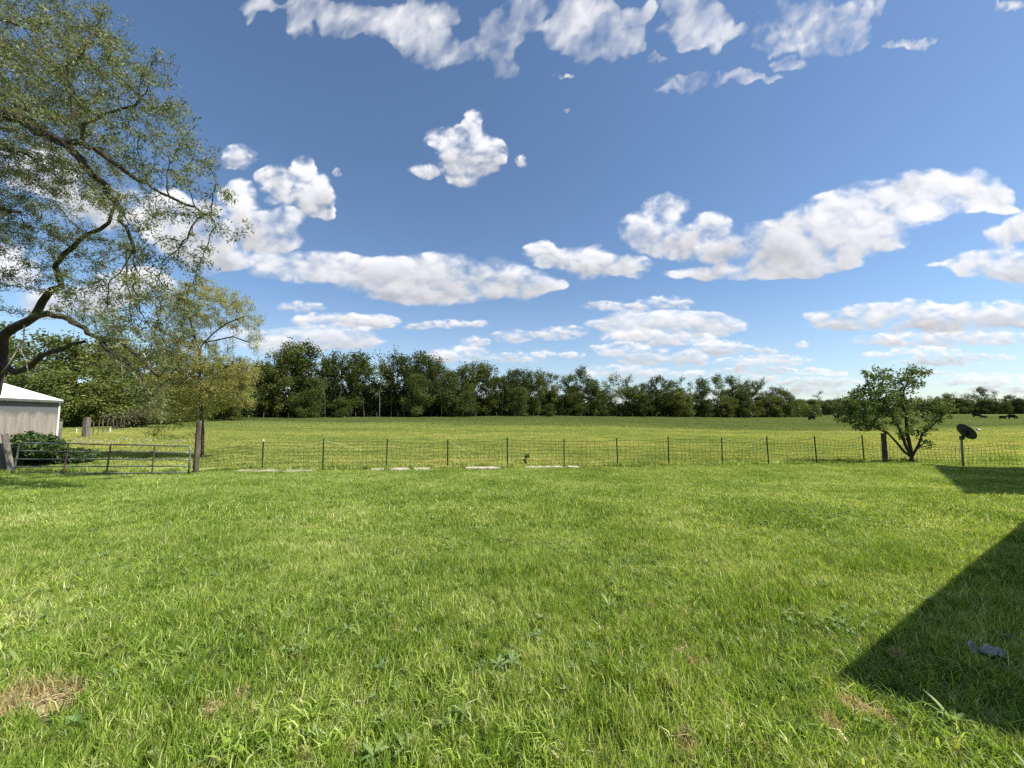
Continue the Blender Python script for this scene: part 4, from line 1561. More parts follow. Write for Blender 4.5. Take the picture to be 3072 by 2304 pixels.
    # wood edge in front
    for i in range(52):
        px = 700 + i * 32.5 + rr.uniform(-12, 12)
        f = (px - 690) / 1700
        D = 90 + 62 * f + rr.uniform(-1, 3)
        tt = 1240 - (120 - 52 * f) * rr.uniform(.5, 1.05)
        k = rr.choice([U, U, T, LG, T])
        put(k, px, tt, D, 1.15, row='front row ')
    for px, top, D, k, vi in ((978, 1085, 88, DD, 0), (1012, 1100, 90, DD, 1), (1505, 1118, 108, DD, 1), (1553, 1150, 108, DD, 0), (1140, 1110, 94, DD, 1), (1360, 1110, 102, LG, 0), (1325, 1100, 101, SP, 0), (930, 1130, 90, LG, 1), (905, 1170, 88, LG, 2), (1390, 1170, 100, LG, 2), (1240, 1120, 96, LG, 0), (1020, 1190, 90, U, 1), (1555, 1160, 107, LG, 1), (1650, 1210, 110, LG, 0)):
        put(k, px, top, D, 1.0, vi, row='front row ')
    # right: hedgerow and thin wood far out
    for px, top, D, k in ((2400, 1198, 190, U), (2425, 1200, 195, U), (2452, 1166, 200, TH), (2480, 1205, 205, U), (2516, 1178, 205, SP), (2545, 1200, 210, U), (2580, 1190, 215, SP), (2610, 1195, 220, U), (2650, 1190, 225, SP), (2690, 1188, 230, U), (2730, 1185, 235, SP)):
        put(k, px, top, D, 1.2)
    for i in range(44):
        px = 2380 + i * 18.5 + rr.uniform(-6, 6)
        put(U, px, 1194 + rr.uniform(0, 14), 238 + rr.uniform(-12, 12), 1.3, row='low hedge ')
    for i, (px, top) in enumerate(((2770, 1182), (2795, 1180), (2820, 1183), (2845, 1178), (2872, 1170), (2895, 1178), (2918, 1168), (2942, 1160), (2965, 1155), (2988, 1166), (3012, 1183), (3035, 1178), (3060, 1184), (3090, 1180), (3120, 1178))):
        put((SP, TH, TH, T)[i % 4], px, top, 245, 1.15)
    for i in range(22):
        put((SP, TH)[i % 2], 2745 + i * 18, 1192 + rr.uniform(-4, 8), 262, 1.2, row='back row ')
    # beyond the frame, so that a step aside still shows woods
    for i in range(8):
        put(T, 3130 + i * 45, 1175, 245, 1.2)
        put(T, -140 - i * 90, 980, 50 + i, 1.2)


TP = [797, 977, 1164, 1346, 1523, 1690, 1849, 2001, 2158, 2297, 2440, 2580]
build_woods()


def build_undergrowth():
    r = np.random.RandomState(77)
    n = 85000
    px = 560 + r.rand(n) * 1900
    f = np.clip((px - 690) / 1700, 0, 1)
    D = 93 + 62 * f + r.rand(n) * 26
    x = (px - 1536) / FPX * D
    h = (1.5 + 5.5 * fbm(x / 5, D / 5, 3, 3)) * r.rand(n) ** .8
    z = gz(x, D) + h
    a = r.randn(n, 3)
    L_ = .45 + .5 * r.rand(n)
    V, Q = leaf_cards(np.stack([x, D, z], 1), a, L_, L_ * .8, r, .15)
    # the same scrub between the trees of the near left wood and along the far horizon
    n2 = 9000
    px = -250 + r.rand(n2) * 900
    D = 49 + 12 * r.rand(n2) + np.clip((px - 450) / 200, 0, 1) * 26
    x = (px - 1536) / FPX * D
    z = gz(x, D) + 3.2 * r.rand(n2)
    L_ = .3 + .3 * r.rand(n2)
    V2, Q2 = leaf_cards(np.stack([x, D, z], 1), r.randn(n2, 3), L_, L_ * .8, r, .15)
    n3 = 26000
    px = 2330 + r.rand(n3) * 900
    D = 250 + 40 * r.rand(n3) - np.clip((2420 - px) / 90, 0, 1) * 70
    x = (px - 1536) / FPX * D
    z = gz(x, D) + (2 + 6 * fbm(x / 8, D / 9, 3, 3)) * r.rand(n3)
    L_ = .7 + .8 * r.rand(n3)
    V3, Q3 = leaf_cards(np.stack([x, D, z], 1), r.randn(n3, 3), L_, L_ * .8, r, .15)
    V = np.concatenate([V, V2, V3]); Q = np.concatenate([Q, Q2 + 4 * n, Q3 + 4 * (n + n2)])
    me = mesh_np('wood_undergrowth', V, Q, mat=LEAF_WOOD, attr=np.repeat(r.rand(n + n2 + n3), 4))
    tag(link('wood_undergrowth', me), 'dark undergrowth filling the wood between its trunks', 'undergrowth', kind='stuff')


build_undergrowth()


def build_shrub():
    tm, cm_ = grow_tree(500, 1.5, 2.6, .1, 16, LEAF_EVER, 30, lsize=(.05, .13), lobe=(.13, .2), spread=.07, low=.08, natt=700)
    p = P(95, 1400, 14.9)
    e = empty('evergreen_shrub', (p.x, p.y, g(p.x, p.y)), 'dark green spiky shrub behind the left end of the gate', 'shrub')
    e.scale = (1.15, .8, .82)
    link('stems', tm, e); link('foliage', cm_, e)
    p = P(230, 1400, 15.6)
    e2 = copy_thing(e, (p.x, p.y, g(p.x, p.y)), 2.0, (.6, .5, .42), 'lower dark green shrub spreading behind the gate bars')
    # brush heap by the left wood and the young sapling inside the pasture
    p = P(565, 1300, 50)
    tm, cm_ = grow_tree(510, 2.6, 5, .1, 12, LEAF_TWIG, 8, lsize=(.1, .25), lobe=(.13, .2), spread=.2, low=.1, natt=400)
    p = P(415, 1270, 41)
    e3 = empty('brush_heap', (p.x, p.y, g(p.x, p.y)), 'grey brown tangled brush heap in front of the left wood', 'brush')
    link('stems', tm, e3); link('foliage', cm_, e3)
    e3.scale = (1, 1, .8)
    p = P(1583, 1395, 15.9)
    tm, cm_ = grow_tree(520, .42, .35, .2, 6, LEAF_LIL, 6, lsize=(.03, .06), lobe=(.15, .25), spread=.02, low=.2, natt=60)
    e4 = empty('sapling', (p.x, p.y, g(p.x, p.y)), 'small leafy sapling at the fence just right of the fifth metal post', 'plant')
    link('stems', tm, e4); link('foliage', cm_, e4)


build_shrub()


# ------------------------------------------------------------------ fence along the lawn
def fp(px):
    """point of the fence line on the sight line of photo column px"""
    u = (px - 1536) / FPX
    d = F1 - F0
    # F0 + t d = (u D, D)
    t = (u * F0.y - F0.x) / (d.x - u * d.y)
    q = F0 + d * t
    return q.x, q.y


def build_fence():
    r = random.Random(4)
    x0, y0 = fp(797)
    root = empty('wire_fence', (x0, y0, g(x0, y0)), 'long sagging square mesh wire fence on thin dark metal posts along the lawn', 'fence')
    lean = [.01, .02, -.015, .01, .02, -.01, .025, .0, -.03, .04, .05, .03]
    tops = [1320, 1316, 1316, 1319, 1312, 1317, 1314, 1309, 1312, 1309, 1307, 1305]
    bays = []
    fd = (F1 - F0).normalized()
    for i, px in enumerate(TP):
        x, y = fp(px)
        z = g(x, y)
        top = P(px, tops[i], y).z
        m = MB()
        a = Vector((x - lean[i] * .5, y, z - .1)); b = Vector((x + lean[i] * -1.2, y + .01, top))
        d = (b - a).normalized()
        rot = d.to_track_quat('Z', 'Y').to_matrix()
        L_ = (b - a).length
        c = (a + b) / 2
        m.box(c, (.045, .008, L_), rot)
        m.box(c + rot @ Vector((0, .020, 0)), (.008, .032, L_), rot)
        k = 0
        while k * .055 < L_ - .15:
            m.box(a + d * (.12 + k * .055) + rot @ Vector((0, -.008, 0)), (.014, .008, .02), rot)
            k += 1
        m.build('post', TPOST, root)
        if i == 0:
            MB().box(b - d * .02, (.05, .05, .06), rot).build('post_cap', WHITE, root)
        bays.append((b, a + d * .1, px))
    # mesh bays
    gp = P(604, 1300, 13.0)
    ends = [((Vector((gp.x, gp.y, P(604, 1345, 13.0).z))), Vector((gp.x, gp.y, g(gp.x, gp.y))))] + [(b[0], b[1]) for b in bays]
    wx, wy = fp(2644)
    ends.append((Vector((wx, wy, P(2644, 1325, wy).z)), Vector((wx, wy, g(wx, wy)))))
    for i in range(len(ends) - 1):
        (t0, b0), (t1, b1) = ends[i], ends[i + 1]
        m = MB()
        span = (b1 - b0).length
        nc = max(3, int(span / .165))
        H0 = (t0 - b0).length - (.06 if i > 0 else 0.0)
        H1 = (t1 - b1).length - .06
        sag = r.uniform(.02, .10) if i < 9 else .14
        if i == 0: sag = .02
        rows = 8
        ph = r.uniform(0, 6)

        def pt(s, v):
            base = b0.lerp(b1, s)
            base.z = max(base.z, g(base.x, base.y) + .01) * .5 + base.z * .5
            h = (H0 + (H1 - H0) * (s ** .6 if i == 0 else s)) * .98
            w = math.sin(math.pi * s)
            z = h * v - sag * w * v + .012 * math.sin(9 * s + ph + v * 5)
            if i == 0: z += -.12 * (1 - s) * v
            off = .04 * w * math.sin(3 * v + ph) * (1 if i < 9 else 2)
            return Vector((base.x + (0.07 * (1 - v) * (1 - s) if i == 0 else .012 * math.sin(7 * v + s * 20)), base.y + off, base.z + z))
        for k in range(rows + 1):
            v = (k / rows) ** .9
            m.tube([pt(j / 14, v) for j in range(15)], .0058 if 0 < k < rows else .007, 3, False)
        for j in range(1, nc):
            s = (j + r.uniform(-.12, .12)) / nc
            m.tube([pt(s, (q / 5)) for q in range(6)], .0046, 3, False)
        m.build('wire_mesh', WIRE, root)
    # pale twine tied from post to post
    for a, b, c in (((980, 1322), (1010, 1330), (1085, 1349)), ((1350, 1325), (1385, 1345), (1420, 1370)), ((910, 1342), (930, 1335), (975, 1322)), ((2645, 1322), (2600, 1318), (2580, 1312))):
        pts = []
        for px, py in (a, b, c):
            x, y = fp(px)
            pts.append(P(px, py, y - .03))
        MB().tube(pts, .005, 4).build('twine', TWINE, root)
    return root


fence = build_fence()


def rough_post(name, px0, px1, top, D, mat, label, cat='post', bottom=None, square=False, lean=0.0, group=None):
    r = random.Random(int(px0))
    xa, xb = (px0 - 1536) / FPX * D, (px1 - 1536) / FPX * D
    xm, w = (xa + xb) / 2, abs(xb - xa)
    z = g(xm, D) - .1 if bottom is None else bottom
    zt = P((px0 + px1) / 2, top, D).z
    n = 14
    V, F = [], []
    m = MB()
    base = Vector((xm, D, z))
    sides = 4 if square else 12
    rows = 12
    for i in range(rows + 1):
        t = i / rows
        c = base + Vector((lean * t, 0, (zt - z) * t))
        for k in range(sides):
            a = 2 * math.pi * (k + .5) / sides
            rad = w / 2 * (.80 if square else .84) * (1.06 - .1 * t) * (1 + r.uniform(-.05, .05))
            V.append(c + Vector((math.cos(a) * rad, math.sin(a) * rad, r.uniform(-.01, .01) if i == rows else 0)))
    for i in range(rows):
        for k in range(sides):
            q = (k + 1) % sides
            F.append((i * sides + k, i * sides + q, (i + 1) * sides + q, (i + 1) * sides + k))
    F.append(tuple(rows * sides + k for k in range(sides)))
    m.v, m.f = V, F
    o = m.build(name, mat, None, not square)
    tag(o, label, cat, group)
    return o


rough_post('gate_post', 592, 608, 1262, 12.9, WOOD_DARK, 'thick weathered round wooden post at the right end of the gate', lean=.02)
wx, wy = fp(2643)
rough_post('wooden_fence_post', 2635, 2650, 1300, wy - .05, WOOD_DARK, 'round brown wooden fence post left of the lilac stems')
rough_post('wooden_fence_post', 3058, 3074, 1328, 14.6, WOOD_DARK, 'leaning dark wooden fence post cut by the right edge', lean=.12)


def build_right_fence():
    a = Vector((P(2889, 1340, 15.4).x, 15.4, g(17.9, 15.4)))
    r = random.Random(8)
    root = empty('wire_fence', (18, 15.5, g(18, 15.5)), 'short piece of wide square wire mesh between dish pole and right edge post', 'fence')
    p0, p1 = P(2660, 1380, 16.2), P(3062, 1380, 14.7)
    m = MB()
    def pt(s, v):
        x, y = p0.x + (p1.x - p0.x) * s, p0.y + (p1.y - p0.y) * s
        top = P(1536 + FPX * x / y, 1330 + 14 * math.sin(math.pi * min(1, s * 1.15)) - 6 * s, y).z
        b = g(x, y)
        return Vector((x, y + .03 * math.sin(s * 11 + v * 4), b + (top - b) * v + .008 * math.sin(s * 30)))
    for k in range(8):
        m.tube([pt(j / 24, k / 7) for j in range(25)], .0062, 3, False)
    for j in range(1, 33):
        s = j / 33
        m.tube([pt(s, q / 5) for q in range(6)], .0052, 3, False)
    m.build('wire_mesh', WIRE, root)
    return root


build_right_fence()


# ------------------------------------------------------------------ tubular gate
def build_gate():
    D = 12.55
    root = empty('tube_gate', tuple(P(40, 1430, D)), 'five rail galvanised tubular farm gate with rusty uprights', 'gate')
    rails = [((68, 1328), (562, 1338)), ((58, 1353), (568, 1358)), ((50, 1377), (567, 1379)), ((45, 1400), (565, 1398)), ((40, 1422), (562, 1417))]
    r = random.Random(2)
    # outer frame: one bent tube
    pts = [P(33, 1440, D), P(45, 1400, D), P(52, 1365, D), P(56, 1340, D), P(60, 1331, D), P(70, 1328, D)]
    for i in range(1, 12):
        a, b = rails[0]
        t = i / 12
        pts.append(P(a[0] + (b[0] - a[0]) * t, a[1] + (b[1] - a[1]) * t + r.uniform(-.8, .8), D))
    pts += [P(562, 1337.5, D), P(569, 1341, D), P(571, 1350, D), P(569, 1380, D), P(566, 1421, D)]
    MB().tube(pts, .024, 10).build('frame', GALV, root, True)
    for k, (a, b) in enumerate(rails[1:]):
        q = [P(a[0] + (b[0] - a[0]) * i / 12, a[1] + (b[1] - a[1]) * i / 12 + r.uniform(-.7, .7), D + .0) for i in range(13)]
        MB().tube(q, .021, 10).build('rail', GALV, root, True)
    for (t, b) in (((206, 1330), (190, 1424)), ((332, 1333), (319, 1424)), ((464, 1336), (456, 1420))):
        m = MB()
        p0, p1 = P(t[0], t[1], D - .03), P(b[0], b[1], D - .03)
        d = (p1 - p0)
        rot = d.normalized().to_track_quat('Z', 'Y').to_matrix()
        m.box((p0 + p1) / 2, (.05, .008, d.length), rot)
        m.box((p0 + p1) / 2 + rot @ Vector((.022, -.012, 0)), (.006, .024, d.length), rot)
        m.build('upright', RUST, root)
    MB().tube([P(570, 1379, D), P(580, 1381, D + .05), P(598, 1380, D + .15)], .006, 5).build('chain', RUST, root)


build_gate()


def build_boards():
    root = empty('broken_board_fence', tuple(P(10, 1430, 13.0)), 'broken leaning weathered board fence left of the gate', 'fence')
    D = 13.0
    for (a, b, w, th) in (((14, 1300), (34, 1415), .17, .04), ((2, 1330), (12, 1420), .12, .04), ((-40, 1415), (38, 1398), .13, .04), ((-60, 1438), (30, 1428), .10, .04), ((-20, 1290), (-12, 1430), .16, .06)):
        p0, p1 = P(a[0], a[1], D), P(b[0], b[1], D - .05)
        d = p1 - p0
        rot = d.normalized().to_track_quat('Z', 'Y').to_matrix()
        m = MB()
        m.box((p0 + p1) / 2, (w, th, d.length), rot, .95)
        m.build('board', WOOD_GREY, root, bevel=.006)
        D += .06


build_boards()


# ------------------------------------------------------------------ shed
def build_shed():
    D0 = 23.0
    c = P(166, 1330, D0)
    zb = g(c.x, c.y) - .1
    root = empty('metal_shed', (c.x, c.y, zb), 'grey tan corrugated metal shed with bright white roof at the left edge', 'shed')
    d = Vector((.45, -.89, 0)).normalized()       # along the long wall towards the camera
    n = Vector((.89, .45, 0)).normalized()        # wall faces this way
    ze = P(170, 1201, D0).z
    Lw, depth = 9.0, 6.0
    zf = zb + .45

    def corrugated(p, dv, nv, L_, z0, z1f):
        cols = int(L_ / .017)
        V, Q = [], []
        for i in range(cols + 1):
            s = L_ * i / cols
            o = nv * (.016 * math.sin(2 * math.pi * s / .12))
            q = p + dv * s + o
            V.append((q.x - c.x, q.y - c.y, z0(s) - zb)); V.append((q.x - c.x, q.y - c.y, z1f(s) - zb))
        for i in range(cols):
            Q.append((2 * i, 2 * i + 2, 2 * i + 3, 2 * i + 1))
        return V, Q
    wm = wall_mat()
    o0 = Vector((c.x, c.y, 0))
    V, Q = corrugated(o0, d, n, Lw, lambda s: zf, lambda s: ze)
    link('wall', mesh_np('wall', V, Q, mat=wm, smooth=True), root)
    rise = 1.15
    V, Q = corrugated(o0, -n, -d * -1 * -1, depth, lambda s: zf, lambda s: ze + rise * (1 - abs(s - depth / 2) / (depth / 2)))
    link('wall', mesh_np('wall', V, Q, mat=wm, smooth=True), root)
    m = MB()
    m.box(o0 + d * (Lw / 2) - n * (depth / 2) + Vector((0, 0, (zf + zb) / 2 - .2)), (depth - .06, Lw - .06, zf - zb + .4), Matrix((n, d, Vector((0, 0, 1)))).transposed())
    m.build('foundation', RUBBLE, root)
    # roof: two sloping sheets with a thin edge
    for sgn in (0, 1):
        over = .14
        a = o0 - d * .10 + n * over if sgn == 0 else o0 - d * .10 - n * (depth + over)
        dirr = -n if sgn == 0 else n
        sl = rise / (depth / 2)
        e0 = a + Vector((0, 0, ze - sl * over + .03))
        r0 = o0 - d * .10 - n * (depth / 2) + Vector((0, 0, ze + rise + .03))
        m = MB()
        m.poly([e0, e0 + d * (Lw + .5), r0 + d * (Lw + .5), r0], (0, 0, .035))
        for k in range(14):                       # standing ribs of the sheets
            s = .3 + k * .66
            q0, q1 = e0 + d * s, r0 + d * s
            m.tube([q0 + Vector((0, 0, .045)), q1 + Vector((0, 0, .045))], .016, 4)
        m.build('roof', ROOFW, root)
    m = MB()
    e0 = o0 - d * .10 + n * .145
    sl = rise / (depth / 2)
    z = ze - sl * .14 - .03
    m.box(e0 + d * (Lw / 2 + .25) + Vector((0, 0, z - .01)), (.03, Lw + .5, .12), Matrix((n, d, Vector((0, 0, 1)))).transposed())
    m.build('fascia', GALV, root)
    m = MB()
    m.box(o0 + n * .025 - d * .03 + Vector((0, 0, (zb + ze) / 2)), (.03, .13, ze - zb), Matrix((n, d, Vector((0, 0, 1)))).transposed())
    m.build('corner_trim', WHITE, root)


build_shed()

rough_post('weathered_post', 172, 193, 1264, 24.0, WOOD_GREY, 'thick square grey post right beside the shed corner', square=True, group='weathered square posts by the shed')
rough_post('weathered_post', 256, 277, 1252, 28.0, WOOD_GREY, 'thick square grey post standing alone in the grass right of the shed', square=True, group='weathered square posts by the shed')
rough_post('weathered_post', 168, 174, 1246, 25.5, WOOD_DARK, 'thin dark post between shed corner and thick square post', square=True, group='weathered square posts by the shed')


# ------------------------------------------------------------------ stones, slabs
def stone_mesh(seed, sx, sy, sz, n=10):
    r = random.Random(seed)
    V, F = [], []
    rings, seg = 5, n
    for i in range(rings + 1):
        t = i / rings * math.pi
        for k in range(seg):
            a = 2 * math.pi * k / seg
            q = 1 + r.uniform(-.16, .16)
            V.append((sx / 2 * math.sin(t) ** .6 * math.cos(a) * q, sy / 2 * math.sin(t) ** .6 * math.sin(a) * q, sz / 2 * math.cos(t) * (1 + r.uniform(-.05, .05)) if 0 < i < rings else sz / 2 * math.cos(t)))
    for i in range(rings):
        for k in range(seg):
            q = (k + 1) % seg
            F.append((i * seg + k, (i + 1) * seg + k, (i + 1) * seg + q, i * seg + q))
    return mesh_np('stone', V, F, mat=RUBBLE)


def build_stones():
    r = np.random.RandomState(6)
    V, Q, b = [], [], 0
    for k in range(150):
        px = 185 + 370 * r.rand()
        p = P(px, 1322, 24.5 + r.randn() * .7)
        s = .08 + .26 * r.rand() ** 2
        me = stone_mesh(k, s, s * .8, s * .6, 7)
        vs = np.zeros(len(me.vertices) * 3, np.float32); me.vertices.foreach_get('co', vs)
        vs = vs.reshape(-1, 3) + np.array([p.x, p.y, g(p.x, p.y) + s * .12])
        fi = np.array([pp.vertices[:] for pp in me.polygons if len(pp.vertices) == 4])
        V.append(vs); Q.append(fi + b); b += len(vs)
        bpy.data.meshes.remove(me)
    o = link('rubble', mesh_np('rubble', np.concatenate(V), np.concatenate(Q), mat=RUBBLE))
    tag(o, 'line of grey loose field stones in the grass behind the gate', 'stones', kind='stuff')
    # pale slabs showing through the turf along the fence
    slabs = [(735, 965, 1421, 'longest pale concrete slab in the grass at the foot of the first metal post'), (1125, 1160, 1413, 'small pale slab end just left of the third metal post'),
             (1172, 1236, 1411, 'pale slab just right of the third metal post'), (1250, 1298, 1413, 'pale slab midway between the third and fourth metal posts'),
             (1400, 1505, 1409, 'pale flat slab left of the fifth metal post'), (1575, 1686, 1408, 'pale flat slab left of the sixth metal post'), (1700, 1732, 1410, 'short pale slab right of the sixth metal post')]
    rr = random.Random(3)
    for (a, b_, py, lab) in slabs:
        x0, y0 = fp(a); x1, y1 = fp(b_)
        y0 -= .18; y1 -= .18
        n = 12
        top, bot = [], []
        for i in range(n + 1):
            t = i / n
            x, y = x0 + (x1 - x0) * t, y0 + (y1 - y0) * t
            w = (.32 if a == 735 else .2) * (math.sin(math.pi * min(1, max(.04, t))) ** .35)
            z = g(x, y) + .085
            top.append(Vector((x, y + w * rr.uniform(.8, 1.1), z))); bot.append(Vector((x, y - w * rr.uniform(.6, 1), z - .02)))
        m = MB().poly([p - Vector((0, 0, .12)) for p in bot + top[::-1]], (0, 0, .12))
        o = m.build('concrete_slab', STONE)
        tag(o, lab, 'slab', 'pale slabs sunk in the turf along the fence')


build_stones()


# ------------------------------------------------------------------ satellite dish on a pole
def build_dish():
    D = 14.9
    foot = P(2889, 1396, D)
    zb = g(foot.x, foot.y) - .1
    root = empty('satellite_dish', (foot.x, foot.y, zb), 'dark grey oval satellite dish seen from behind on a galvanised pole', 'satellite dish')
    top = P(2884, 1312, D)
    MB().tube([Vector((foot.x, foot.y, zb)), Vector((top.x, top.y, top.z))], .034, 12).build('pole', WOOD_GREY if False else GALV, root, True)
    c = P(2899, 1295, D - .02)
    # the dish looks away from us, up and to the right
    nrm = Vector((.86, -.11, .49)).normalized()
    right = Vector((.45, .2, -.8)); right = (right - nrm * right.dot(nrm)).normalized()
    up = nrm.cross(right)
    V, F, n, rings = [], [], 48, 8
    A_, B_ = .34, .325
    for side in (0, 1):
        for i in range(rings + 1):
            t = i / rings
            for k in range(n):
                a = 2 * math.pi * k / n
                x, y = A_ * t * math.cos(a), B_ * t * math.sin(a)
                h = .34 * (x * x + y * y) - .02 - side * .012
                V.append(c + right * x + up * y + nrm * h)
    S = (rings + 1) * n
    for s in (0, 1):
        for i in range(rings):
            for k in range(n):
                q = (k + 1) % n
                f = (s * S + i * n + k, s * S + i * n + q, s * S + (i + 1) * n + q, s * S + (i + 1) * n + k)
                F.append(f if s == 0 else f[::-1])
    for k in range(n):
        q = (k + 1) % n
        F.append((rings * n + k, rings * n + q, S + rings * n + q, S + rings * n + k))
    m = MB(); m.v, m.f = V, F
    m.build('reflector', DISH, root, True)
    m = MB()
    rot = Matrix((right, up, nrm)).transposed()
    m.box(c - nrm * .07 - up * .02, (.20, .16, .10), rot, .8)
    m.box(Vector((top.x, top.y, top.z)) + Vector((.02, 0, -.02)), (.10, .10, .14))
    m.tube([Vector((top.x, top.y, top.z)), c - nrm * .08], .035, 8)
    m.build('mount', TPOST, root)
    m = MB()
    s = c - up * B_ * .3 + right * .1
    tip = P(2934, 1288, D + .2)
    m.tube([c + right * .3 + nrm * .02, tip], .014, 6)
    m.build('arm', GALV, root)
    m = MB()
    d = (tip - c).normalized()
    m.tube([tip - Vector((.06, 0, -.01)), tip + Vector((.06, 0, -.03))], .035, 10)
    m.build('receiver', WHITE, root, True)


build_dish()


# ------------------------------------------------------------------ far fence posts
def build_far_fence():
    lst = [793, 867, 934, 1005, 1068, 1132, 1195, 1256, 1312, 1370, 1430, 1490, 1545, 1600, 1640, 1662, 1703, 1743, 1782, 1822, 1862, 1897, 1933, 1968, 2002, 2035, 2068, 2100, 2129, 2159, 2184, 2220, 2270, 2305, 2340, 2378, 2410]
    root = None
    prev = None
    m2 = MB()
    e = empty('pasture_fence', (0, 95, g(0, 95)), 'distant wire fence on pale wooden posts along the front of the wood', 'fence')
    r = random.Random(5)
    for px in lst:
        f = (px - 793) / (2378 - 793)
        D = 84 + 62 * f
        x = (px - 1536) / FPX * D
        z = g(x, D)
        h = 1.25 * r.uniform(.9, 1.12)
        m = MB().tube([Vector((x, D, z - .1)), Vector((x + r.uniform(-.06, .06), D, z + h))], [.10, .085], 7)
        o = m.build('post', WOOD_GREY, e)
        if prev:
            for k in (.4, .75, 1.1):
                m2.tube([prev + Vector((0, 0, k)), Vector((x, D, z + k))], .012, 3, False)
        prev = Vector((x, D, z))
    m2.build('wire', WIRE, e)
    e = empty('pasture_fence', (150, 160, g(150, 160)), 'distant low wire fence with a few pale posts behind the cattle at right', 'fence')
    prev = None
    m2 = MB()
    for px in (2450, 2520, 2600, 2680, 2760, 2830, 2908, 2984, 3068, 3150):
        D = 185 + (px - 2450) * .03
        x = (px - 1536) / FPX * D
        z = g(x, D)
        MB().tube([Vector((x, D, z - .1)), Vector((x, D, z + 1.4))], .13, 6).build('post', BARK_PALE, e)
        if prev:
            for k in (.5, 1.1): m2.tube([prev + Vector((0, 0, k)), Vector((x, D, z + k))], .015, 3, False)
        prev = Vector((x, D, z))
    m2.build('wire', WIRE, e)
    # leftover fence of thin stakes left of the pasture
    e = empty('stake_fence', tuple(P(290, 1290, 36)), 'old leaning thin stake fence in the grass right of the square post', 'fence')
    for px, D in ((288, 30), (303, 32), (317, 33), (328, 34.5), (348, 36), (358, 37), (368, 38), (380, 39.5), (392, 40.5)):
        x = (px - 1536) / FPX * D
        z = g(x, D)
        MB().tube([Vector((x, D, z - .1)), Vector((x + r.uniform(-.12, .12), D, z + r.uniform(.9, 1.25)))], .032, 5).build('stake', WOOD_DARK, e)
    for px, D, lab in ((238, 33, 'short white marker stake left of the second square post line'), (338, 34, 'short white marker stake among the thin leaning stakes')):
        x = (px - 1536) / FPX * D
        z = g(x, D)
        o = MB().tube([Vector((x, D, z)), Vector((x, D, z + .36)), Vector((x, D, z + .40))], [.035, .035, .02], 8).build('marker_stake', WHITE)
        tag(o, lab, 'stake')


build_far_fence()


# ------------------------------------------------------------------ cattle
def cow_mesh(name, grazing, seed):
    r = random.Random(seed)
    v = [((0, 0, 1.02), .33), ((.35, 0, 1.0), .35), ((-.35, 0, 1.03), .35), ((-.72, 0, 1.10), .30), ((-.95, 0, 1.12), .17), ((.72, 0, 1.06), .30)]
    e = [(0, 1), (0, 2), (2, 3), (3, 4), (1, 5)]
    sk = [list(x) for x in v]

    def add(p, rad, par):
        sk.append([p, rad]); e.append((par, len(sk) - 1)); return len(sk) - 1
    if grazing:
        n1 = add((1.0, 0, .92), .19, 5); n2 = add((1.22, .02, .62), .145, n1); h = add((1.36, .03, .38), .13, n2); mz = add((1.47, .04, .14), .075, h)
    else:
        n1 = add((1.02, 0, 1.22), .20, 5); n2 = add((1.22, .04, 1.38), .15, n1); h = add((1.40, .08, 1.40), .13, n2); mz = add((1.68, .12, 1.26), .08, h)
    for s in (-1, 1):
        ea = add((sk[h][0][0] - .05, sk[h][0][1] + s * .2, sk[h][0][2] + .06), .035, h)
    for s in (-1, 1):
        sh = add((.66, s * .17, .78), .13, 5); kn = add((.66 + s * .05, s * .18, .42), .065, sh); ft = add((.64 + s * .10, s * .18, .08), .05, kn); add((.68 + s * .10, s * .18, .02), .06, ft)
        st = add((-.66, s * .18, .86), .16, 3); kf = add((-.58 + s * .04, s * .19, .60), .095, st); hk = add((-.76 + s * .05, s * .18, .42), .06, kf); f2 = add((-.70 + s * .06, s * .18, .08), .048, hk); add((-.66 + s * .06, s * .18, .02), .06, f2)
    t1 = add((-1.04, .0, 1.0), .035, 4); t2 = add((-1.06, .02, .62), .025, t1); add((-1.05, .02, .42), .05, t2)
    me = bpy.data.meshes.new(name)
    me.from_pydata([x[0] for x in sk], e, [])
    o = bpy.data.objects.new(name, me)
    COL.objects.link(o)
    md = o.modifiers.new('skin', 'SKIN')
    md.use_smooth_shade = True
    if not me.skin_vertices: me.skin_vertices.new()
    for i, x in enumerate(sk):
        kf_ = 1.35 if x[1] > .12 else 1.25
        me.skin_vertices[0].data[i].radius = (x[1] * kf_, x[1] * kf_)
        me.skin_vertices[0].data[i].use_root = (i == 0)
    ss = o.modifiers.new('sub', 'SUBSURF'); ss.levels = 1; ss.render_levels = 1
    dg = bpy.context.evaluated_depsgraph_get()
    ev = bpy.data.meshes.new_from_object(o.evaluated_get(dg))
    bpy.data.objects.remove(o)
    ev.materials.clear(); ev.materials.append(HIDE)
    ev.name = name
    ev.polygons.foreach_set('use_smooth', [True] * len(ev.polygons))
    return ev


